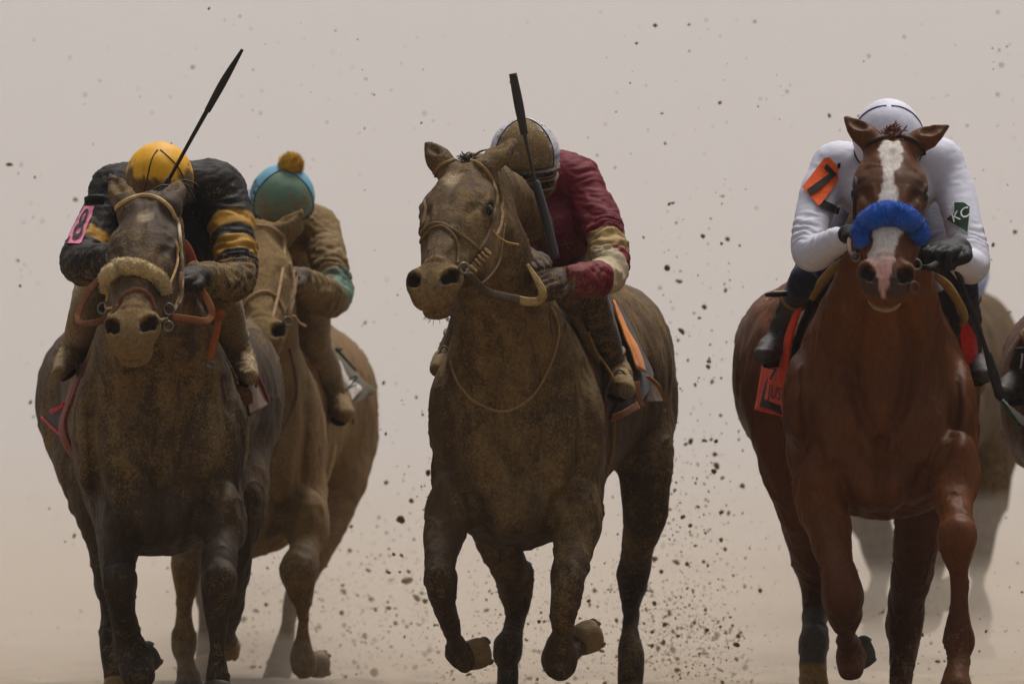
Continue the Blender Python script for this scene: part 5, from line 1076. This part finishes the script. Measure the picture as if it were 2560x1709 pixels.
# ---- saddles, cloths
def cloth(label, sheets, base, group='saddle cloths'):
    t = thing('saddle_cloth', label, 'saddle cloth', base, group)
    for nm, ctrl, col, mud, th in sheets:
        v, f, u = sheet([L3(r) for r in ctrl], 26, 18, th, .008, 3); mk(nm, v, f, M['cloth'], t, lin(col), mud)
    return t
RED = (255, 78, 36)
c7 = cloth('bright red-orange saddle cloth with black border on the chestnut horse', [
    ('front_edge', [[(2052, 684, .28), (2040, 690, .36), (2052, 670, .6)], [(2024, 726, .30), (2010, 738, .38), (2016, 730, .66)], [(2000, 776, .32), (1984, 790, .40), (1994, 790, .7)], [(1982, 832, .34), (1966, 844, .42), (1980, 850, .74)], [(1972, 890, .36), (1955, 900, .44), (1970, 900, .76)], [(1968, 945, .38), (1951, 955, .46), (1962, 960, .76)], [(1972, 1000, .40), (1956, 1010, .46), (1962, 1010, .74)], [(1978, 1040, .42), (1964, 1042, .46), (1966, 1045, .7)]], RED, .0, .012),
    ('side_panel', [[(1962, 900, .50), (1935, 903, .56), (1908, 905, .66)], [(1962, 950, .50), (1930, 955, .58), (1898, 960, .68)], [(1964, 1042, .50), (1928, 1034, .58), (1887, 1024, .70)]], RED, .0, .006),
    ('panel_border', [[(1966, 934, .478), (1940, 930, .535), (1916, 930, .63)], [(1965, 985, .478), (1932, 982, .550), (1908, 976, .64)], [(1954, 1036, .484), (1928, 1024, .555), (1898, 1014, .66)]], (30, 26, 26), .0, .003),
    ('panel_field', [[(1966, 926, .430), (1946, 922, .48), (1928, 920, .56)], [(1965, 978, .430), (1942, 974, .490), (1918, 968, .58)], [(1960, 1016, .430), (1936, 1008, .500), (1912, 998, .59)]], RED, .0, .003),
    ('side_flap', [[(2396, 790, .34), (2412, 766, .42), (2420, 766, .6)], [(2398, 830, .36), (2428, 815, .42), (2436, 815, .62)], [(2404, 880, .36), (2440, 860, .42), (2444, 860, .64)], [(2414, 940, .38), (2438, 936, .42), (2440, 936, .64)]], (220, 40, 24), .0, .008)], P(2200, 640, .7))
s8 = np.linspace(0, 1, 8)
JA = np.array([[P(1928 + 32 * a - 5 * (1 - b), 1002 + 10 * a - 50 * b, .53 - .12 * a) for a in s8] for b in s8])
lettering(c7, JA, 'JUS', (.0, .0, 1.0, .85), M['cloth'], (24, 20, 20), 'lettering', .008)
JB = np.array([[P(1924 + 26 * a, 948 + 4 * a - 34 * b, .55 - .12 * a) for a in s8] for b in s8])
lettering(c7, JB, '7', (.1, .0, .95, .9), M['cloth'], (24, 20, 20), 'number', .008)
def saddle(label, base, parts):
    t = thing('saddle', label, 'saddle', base, 'racing saddles')
    for nm, vf, mat, col, mud in parts: bits(t, nm, vf, mat, col, mud)
    return t
def iron(u, v, Y, w, h): return tube(L3([(u - w, v + h, Y), (u - w * 1.05, v + h * .3, Y), (u - w * .5, v - h * .6, Y + .02), (u, v - h, Y + .03), (u + w * .5, v - h * .6, Y + .02), (u + w * 1.05, v + h * .3, Y), (u + w, v + h, Y)]), R(3, Y), 6, 4)
def seat_of(u, v, Y): return sheet([L3([(u - 90, v + 40, Y), (u - 40, v - 5, Y), (u, v - 14, Y), (u + 40, v - 5, Y), (u + 90, v + 40, Y)]), L3([(u - 95, v + 60, Y + .25), (u - 40, v + 6, Y + .25), (u, v - 2, Y + .25), (u + 40, v + 6, Y + .25), (u + 95, v + 60, Y + .25)]), L3([(u - 80, v + 40, Y + .5), (u - 36, v - 10, Y + .5), (u, v - 22, Y + .5), (u + 36, v - 10, Y + .5), (u + 80, v + 40, Y + .5)])], 20, 12, .02)[:2]
saddle('black racing saddle with tan foam pad and white-edged flap on the chestnut horse', P(2200, 600, .7), [
    ('pad', tube(L3([(2118, 646, .10), (2088, 670, .14), (2062, 698, .17), (2042, 724, .20), (2029, 748, .22)]), [R(9), R(13), R(13), R(12), R(8)], 10, 6, .8), M['cloth'], (150, 118, 58), .0),
    ('pad', tube(L3([(2338, 688, .10), (2366, 712, .14), (2386, 740, .17), (2404, 772, .20), (2410, 796, .22), (2402, 812, .24)]), [R(8), R(12), R(12), R(12), R(11), R(7)], 10, 6, .8), M['cloth'], (160, 126, 66), .0),
    ('flap', tube(L3([(1913, 737, .24), (1945, 735, .24), (1985, 731, .28), (2018, 728, .34)]), [R(5), R(7.5), R(7.5), R(6)], 10, 5, .5), M['leather'], (30, 27, 27), .0),
    ('flap_edge', tube(L3([(1934, 729, .235), (1960, 728, .235), (1990, 724, .27), (2016, 721, .33)]), R(2), 6, 5), M['leather'], (214, 212, 210), .0),
    ('flap', tube(L3([(2348, 730, .20), (2366, 770, .24), (2384, 815, .28), (2394, 836, .32)]), [R(18), R(22), R(20), R(10)], 10, 5, .3), M['leather'], (30, 27, 27), .0),
    ('seat', seat_of(2208, 590, .6), M['leather'], (40, 36, 34), .0), ('girth', tube([near(BV7, P(1968, 1040, .62), .006), near(BV7, P(1985, 1110, .62), .006), near(BV7, P(2040, 1200, .62), .006), near(BV7, P(2200, 1260, .62), .006), near(BV7, P(2400, 1150, .62), .006)], R(14), 8, 8, .2), M['cloth'], (180, 158, 120), .0),
    ('stirrup_iron', iron(1936, 884, .40, 26, 34), M['metal'], (200, 200, 200), .0), ('stirrup_iron', iron(2442, 920, .40, 24, 30), M['metal'], (200, 200, 200), .0),
    ('stirrup_leather', tube(L3([(1975, 700, .5), (1952, 800, .44), (1938, 850, .41)]), R(5), 6, 5, .3), M['leather'], (36, 32, 32), .0)])
c3 = cloth('muddy black saddle cloth with orange panel and border on the middle horse', [
    ('side_panel', [[(1520, 740, .75), (1534, 748, .85), (1548, 765, 1.0)], [(1532, 830, .72), (1562, 835, .85), (1590, 845, 1.05)], [(1560, 940, .70), (1590, 945, .85), (1630, 940, 1.1)], [(1520, 1050, .66), (1560, 1036, .72), (1600, 1012, .85)]], (38, 33, 32), .22, .008),
    ('orange_panel', [[(1530, 750, .70), (1536, 752, .74), (1542, 762, .80)], [(1546, 800, .70), (1556, 806, .76), (1570, 822, .86)], [(1564, 846, .70), (1584, 862, .78), (1600, 880, .92)], [(1592, 920, .74), (1602, 926, .82), (1614, 930, .94)]], (240, 140, 26), .42, .004),
    ('border', [[(1526, 1055, .60), (1560, 1042, .64), (1600, 1020, .74)], [(1530, 1036, .60), (1560, 1024, .64), (1596, 1002, .74)]], (150, 96, 42), .35, .004),
    ('border', [[(1584, 955, .70), (1590, 985, .70), (1602, 1018, .72)], [(1596, 952, .72), (1602, 985, .72), (1612, 1014, .74)]], (140, 92, 44), .4, .004),
    ('rear_panel', [[(1600, 935, .95), (1630, 945, 1.05)], [(1604, 985, .95), (1650, 985, 1.08)], [(1606, 1006, .95), (1662, 1003, 1.08)]], (66, 50, 34), .55, .006),
    ('border', [[(1612, 940, .92), (1640, 965, 1.0), (1660, 1004, 1.04)], [(1622, 938, .93), (1650, 962, 1.0), (1668, 1002, 1.05)]], (176, 128, 66), .4, .004)], P(1400, 660, .9))
saddle('mud-covered racing saddle with brown pads on the middle horse', P(1400, 640, .95), [
    ('pad', tube(L3([(1392, 742, .30), (1425, 776, .34), (1452, 820, .38), (1470, 862, .42), (1498, 905, .46)]), [R(8), R(12), R(11), R(9), R(5)], 10, 6, .7), M['cloth'], (110, 84, 50), .6),
    ('flap', tube(L3([(1385, 735, .26), (1415, 752, .30), (1445, 770, .34), (1470, 795, .38)]), [R(10), R(20), R(20), R(9)], 10, 5, .3), M['leather'], (74, 60, 42), .6),
    ('seat', seat_of(1410, 650, .8), M['leather'], (50, 42, 36), .4), ('stirrup_leather', tube(L3([(1470, 830, .40), (1492, 880, .42), (1516, 915, .43), (1540, 955, .42)]), R(3.2), 6, 5, .5), M['leather'], (170, 130, 66), .5),
    ('stirrup_iron', iron(1550, 966, .46, 34, 42), M['metal'], (190, 180, 160), .7), ('stirrup_iron', iron(1110, 900, .48, 24, 34), M['metal'], (190, 180, 160), .7),
    ('girth', tube([near(BV3, P(1526, 1036, .7), .006), near(BV3, P(1516, 1103, .7), .006), near(BV3, P(1503, 1154, .7), .006), near(BV3, P(1470, 1260, .7), .006), near(BV3, P(1330, 1330, .7), .006)], R(5), 8, 8, .3), M['cloth'], (150, 120, 66), .3)])
MR = (150, 40, 44)
c8 = cloth('muddy dark red saddle cloth with pointed corners on the leftmost horse', [
    ('front_edge', [[(250, 850, .48), (240, 856, .54), (236, 850, .8)], [(228, 892, .48), (216, 900, .55), (216, 892, .82)], [(205, 940, .48), (192, 948, .56), (194, 940, .84)], [(186, 985, .48), (172, 994, .57), (176, 985, .86)], [(170, 1024, .48), (158, 1034, .58), (164, 1026, .88)], [(164, 1062, .48), (152, 1070, .58), (160, 1066, .88)], [(172, 1100, .50), (160, 1106, .58), (166, 1106, .86)], [(196, 1138, .54), (184, 1142, .60), (186, 1146, .84)]], (132, 52, 44), .45, .010),
    ('corner', [[(160, 1012, .58), (132, 1024, .68), (104, 1042, .80)], [(156, 1050, .58), (132, 1052, .68), (110, 1050, .80)], [(154, 1082, .58), (140, 1075, .66), (122, 1060, .78)]], (60, 52, 52), .1, .006),
    ('corner_edge', [[(103, 1040, .78), (128, 1062, .68), (154, 1086, .57)], [(103, 1046, .78), (128, 1068, .68), (154, 1093, .57)]], (206, 46, 62), .1, .005),
    ('corner_edge', [[(124, 1024, .66), (140, 1018, .60), (160, 1006, .56)], [(130, 1032, .66), (144, 1026, .60), (160, 1014, .56)]], (206, 46, 62), .15, .005),
    ('back_edge', [[(166, 852, .70), (172, 850, .70)], [(158, 876, .70), (165, 876, .70)]], (200, 36, 60), .05, .006),
    ('side_panel', [[(604, 862, .60), (612, 872, .72), (620, 890, .9)], [(606, 930, .58), (630, 932, .70), (646, 940, .9)], [(610, 985, .58), (644, 985, .70), (664, 985, .9)], [(622, 1040, .58), (650, 1024, .68), (672, 1008, .86)]], (96, 56, 40), .5, .008),
    ('panel_edge', [[(606, 868, .56), (626, 912, .64), (650, 962, .78), (668, 1004, .84)], [(612, 866, .56), (634, 910, .64), (658, 960, .78), (675, 1004, .84)]], MR, .25, .005)], P(402, 720, .9))
saddle('mud-covered racing saddle with brown pads on the leftmost horse', P(402, 700, .95), [
    ('pad', tube(L3([(300, 800, .30), (262, 830, .36), (240, 862, .42), (218, 905, .46)]), [R(10), R(16), R(13), R(6)], 10, 6, .7), M['cloth'], (120, 94, 56), .7),
    ('pad', tube(L3([(490, 800, .30), (530, 850, .36), (560, 900, .42), (590, 950, .46)]), [R(8), R(12), R(11), R(6)], 10, 6, .7), M['cloth'], (88, 62, 42), .6),
    ('flap', tube(L3([(600, 960, .50), (612, 985, .54), (622, 1010, .56)]), [R(10), R(20), R(12)], 10, 5, .3), M['leather'], (110, 70, 44), .5),
    ('seat', seat_of(402, 705, .85), M['leather'], (50, 42, 36), .4), ('stirrup_iron', iron(612, 928, .50, 28, 40), M['metal'], (190, 180, 160), .7), ('stirrup_iron', iron(168, 906, .50, 24, 36), M['metal'], (190, 180, 160), .7),
    ('stirrup_leather', tube(L3([(545, 880, .44), (575, 920, .46), (596, 960, .47)]), R(3.5), 6, 5, .5), M['leather'], (170, 140, 90), .4),
    ('girth', tube([near(BV8, P(612, 1045, .75), .006), near(BV8, P(604, 1100, .75), .006), near(BV8, P(590, 1160, .75), .006), near(BV8, P(560, 1280, .75), .006), near(BV8, P(420, 1340, .75), .006)], R(8), 8, 8, .3), M['cloth'], (170, 150, 110), .4)])
c4 = cloth('pale saddle cloth with olive border flapping behind the rider in the green cap', [
    ('side_panel', [[(830, 876, 3.6), (850, 890, 3.66), (868, 905, 3.74)], [(838, 930, 3.56), (874, 940, 3.66), (908, 950, 3.8)], [(842, 975, 3.54), (880, 985, 3.64), (936, 974, 3.84)], [(872, 1020, 3.56), (895, 1005, 3.66), (930, 985, 3.84)]], (86, 78, 56), .35, .006),
    ('panel_field', [[(832, 884, 3.54), (842, 896, 3.58), (852, 906, 3.64)], [(838, 930, 3.50), (858, 938, 3.58), (876, 944, 3.68)], [(846, 980, 3.48), (872, 976, 3.58), (902, 968, 3.72)], [(872, 1006, 3.50), (882, 998, 3.58), (898, 980, 3.70)]], (206, 196, 184), .42, .004)], P(660, 800, 3.7))
CA = np.array([[P(858 + 26 * a + 8 * b, 972 - 10 * a - 30 * b, 3.50 + .10 * a) for a in s8] for b in s8])
lettering(c4, CA, '2', (0, 0, 1, 1), M['cloth'], (60, 60, 56), 'number', .01, .2)
saddle('dusty racing saddle with dark flap tip under the rider in the green cap', P(660, 790, 3.8), [
    ('flap', tube(L3([(828, 874, 3.5), (842, 874, 3.5), (856, 872, 3.52)]), [R(5), R(6.5), R(3)], 8, 5, .5), M['leather'], (60, 54, 44), .3), ('flap', tube(L3([(846, 878, 3.5), (868, 902, 3.56), (890, 926, 3.64)]), R(4), 8, 5, .5), M['leather'], (66, 58, 44), .3),
    ('pad', tube(L3([(726, 862, 3.22), (748, 890, 3.26), (776, 925, 3.32), (800, 965, 3.4)]), [R(10), R(16), R(14), R(7)], 10, 6, .6), M['cloth'], (120, 84, 56), .5), ('seat', seat_of(665, 775, 3.6), M['leather'], (70, 58, 44), .5),
    ('stirrup_iron', iron(852, 1018, 3.42, 30, 42), M['metal'], (190, 180, 160), .8), ('stirrup_leather', tube(L3([(822, 975, 3.40), (845, 1000, 3.38), (880, 1040, 3.36)]), R(3), 6, 5, .5), M['leather'], (110, 90, 60), .6),
    ('girth', tube([near(BV4, P(822, 1110, 3.6), .006), near(BV4, P(816, 1170, 3.6), .006), near(BV4, P(800, 1230, 3.6), .006), near(BV4, P(700, 1330, 3.6), .006)], R(9, 3.6), 8, 8, .3), M['cloth'], (190, 160, 116), .4)])
cE = cloth('white saddle cloth edge with green piping at the right edge of the picture', [
    ('side_panel', [[(2512, 1004, .36), (2535, 1022, .40), (2560, 1040, .46), (2600, 1050, .6)], [(2507, 998, .36), (2534, 1034, .40), (2556, 1060, .46), (2600, 1080, .6)]], (214, 214, 220), .05, .008),
    ('piping', [[(2505, 1000, .35), (2530, 1034, .39), (2551, 1062, .45)], [(2503, 1004, .35), (2528, 1040, .39), (2549, 1068, .45)]], (20, 92, 50), .0, .006)], P(2780, 700, 1.0))
saddle('dark saddle flap tip jutting in at the right edge of the picture', P(2780, 690, 1.0), [
    ('flap', tube(L3([(2537, 872, .55), (2556, 874, .56), (2590, 872, .60), (2640, 850, .7)]), [R(3), R(7), R(9), R(10)], 10, 5, .5), M['leather'], (44, 40, 34), .2), ('flap_edge', tube(L3([(2556, 884, .54), (2554, 905, .54), (2551, 920, .55)]), R(2.5), 6, 5), M['leather'], (214, 214, 230), .0),
    ('seat', seat_of(2800, 690, .9), M['leather'], (50, 44, 40), .2)])
# ------------------------------------------------------------------ flying dirt
def lump(seed, sub=2):
    import bmesh
    bm = bmesh.new(); bmesh.ops.create_icosphere(bm, subdivisions=sub, radius=1.0); V = np.array([v.co[:] for v in bm.verts]); F = [tuple(v.index for v in f.verts) for f in bm.faces]; bm.free()
    g = np.random.default_rng(seed); st = g.uniform(.55, 1.25, 3); n = fbm(V * 1.3 + seed * 7, 2); V = V * st * (.45 + 1.1 * n)[:, None] + (V * ((fbm(V * 3.4 + seed, 2) - .5) * .5)[:, None]); return V, F
def dirt_spots():
    g = np.random.default_rng(12); out = []
    def add(n, fu, fv, fr, fy): 
        for i in range(n): out.append((fu(), fv(), fr(), fy()))
    tri = lambda a, b: a + (b - a) * math.sqrt(g.random())
    back = lambda: g.uniform(1.9, 4.6)
    add(480, lambda: g.normal(1700, 75), lambda: tri(850, 1709), lambda: g.gamma(1.6, 1.25) + .7, back)
    add(620, lambda: g.uniform(1080, 1880), lambda: tri(1330, 1720), lambda: g.gamma(1.6, 1.25) + .7, back)
    add(520, lambda: g.uniform(600, 1080), lambda: tri(1200, 1720), lambda: g.gamma(2, 1.2) + .7, lambda: g.uniform(3.4, 6.5))
    add(120, lambda: g.uniform(1640, 1860), lambda: g.uniform(480, 1250), lambda: g.gamma(1.8, 1.4) + .8, back)
    add(70, lambda: g.uniform(950, 1110), lambda: g.uniform(950, 1650), lambda: g.gamma(2, 1.2) + .8, back)
    add(170, lambda: g.uniform(1760, 2560), lambda: g.uniform(20, 1250), lambda: g.gamma(2, .8) + .7, lambda: g.uniform(2.3, 7))
    add(150, lambda: g.uniform(40, 1760), lambda: g.uniform(20, 900), lambda: g.gamma(2, .7) + .6, lambda: g.uniform(2.3, 7))
    add(90, lambda: g.uniform(20, 600), lambda: g.uniform(900, 1700), lambda: g.gamma(2, .9) + .6, lambda: g.uniform(3.5, 7))
    add(140, lambda: g.uniform(2080, 2560), lambda: tri(1250, 1709), lambda: g.gamma(2, 1.0) + .7, back)
    sky = [(40, 900, 20, 260), (620, 1120, 20, 330), (1420, 1980, 20, 250), (1650, 1830, 250, 1650), (2480, 2560, 20, 700), (20, 110, 400, 900), (850, 990, 620, 1200)]
    for k in range(150): 
        a, b, c, d = sky[g.integers(0, len(sky))]; out.append((g.uniform(a, b), g.uniform(c, d), g.gamma(1.8, .9) + .8, g.uniform(-7, -1.5)))
    add(500, lambda: g.normal(1690, 80), lambda: g.normal(1600, 70), lambda: g.uniform(.9, 2.8), back); add(250, lambda: g.normal(1360, 60), lambda: g.normal(1560, 90), lambda: g.uniform(.6, 2.0), back); add(260, lambda: g.normal(900, 90), lambda: g.normal(1590, 80), lambda: g.uniform(.6, 2.0), lambda: g.uniform(3.4, 6.5))
    add(900, lambda: g.uniform(1040, 1960), lambda: tri(1150, 1715), lambda: g.uniform(.9, 2.2), back); add(500, lambda: g.uniform(560, 1080), lambda: tri(1150, 1715), lambda: g.uniform(.9, 2.1), lambda: g.uniform(3.4, 6.5))
    return out
SPOTS = sorted(dirt_spots(), key=lambda s: -s[2])
# trodden-up bursts: little families of grains round the bigger clods
g_ = np.random.default_rng(5); EXTRA = []
for u, v, r, y in SPOTS[:150]:
    if v < 700: continue
    for k in range(g_.integers(2, 9)): EXTRA.append((u + g_.normal(0, 16), v + g_.normal(0, 16), g_.uniform(.5, 1.6), y + g_.normal(0, .1)))
shapes = []
for k in range(7):
    V_, F_ = lump(k, 2); me = make_mesh('dirt_clod', V_, F_); me.attributes.new('Mud', 'FLOAT', 'POINT'); me.materials.append(M['clod']); shapes.append((me, V_, F_))
RANK = {}
BIG = [s for s in SPOTS if s[2] > 2.8][:260]
for i, (u, v, r, y) in enumerate(BIG):
    o = bpy.data.objects.new('dirt_clod', shapes[i % 7][0]); COL.objects.link(o); o.location = P(u, v, y); o.scale = (R(r, y) * .95,) * 3; o.rotation_euler = tuple(RNG.uniform(0, 6.28, 3))
    where = ('flying high above the two left riders' if v < 560 and u < 980 else 'flying high between the raised crop and the white rider' if v < 560 and u < 1960 else 'flying high near the white rider' if v < 560 else
             'flying left of the leftmost horse' if u < 330 else 'flying low behind the two left horses' if u < 760 else 'flying in the gap left of the middle horse' if u < 1110 else 'flying among the legs of the middle horse' if u < 1560 else
             'flying beside the hindquarters of the middle horse' if v < 1250 and u < 1790 else 'flying low behind the hind hooves of the middle horse' if u < 1790 else 'flying beside the flank of the chestnut horse' if u < 2100 else 'flying around the legs of the chestnut horse')
    RANK[where] = RANK.get(where, 0) + 1; rk = RANK[where]; size = {1: 'largest', 2: 'second largest', 3: 'third largest'}.get(rk, 'small')
    o['label'] = size + ' dark dirt clod ' + where; o['category'] = 'dirt clod'; o['group'] = 'dirt clods ' + where
VV, FF, off = [], [], 0
l1 = [lump(k, 1) for k in range(5)]
for i, (u, v, r, y) in enumerate(SPOTS[len(BIG):] + EXTRA):
    a, f = l1[i % 5]; Rm = np.array(Matrix.Rotation(RNG.uniform(0, 6.28), 3, Vector(unit(RNG.normal(0, 1, 3))))); VV.append(a @ Rm.T * R(r, y) + P(u, v, y)); FF += [tuple(j + off for j in q) for q in f]; off += len(a)
o = mk('dirt_spray', np.vstack(VV), FF, M['clod']); o['kind'] = 'stuff'; o['label'] = 'fine grains of dirt sprayed up behind the horses'; o['category'] = 'dirt spray'
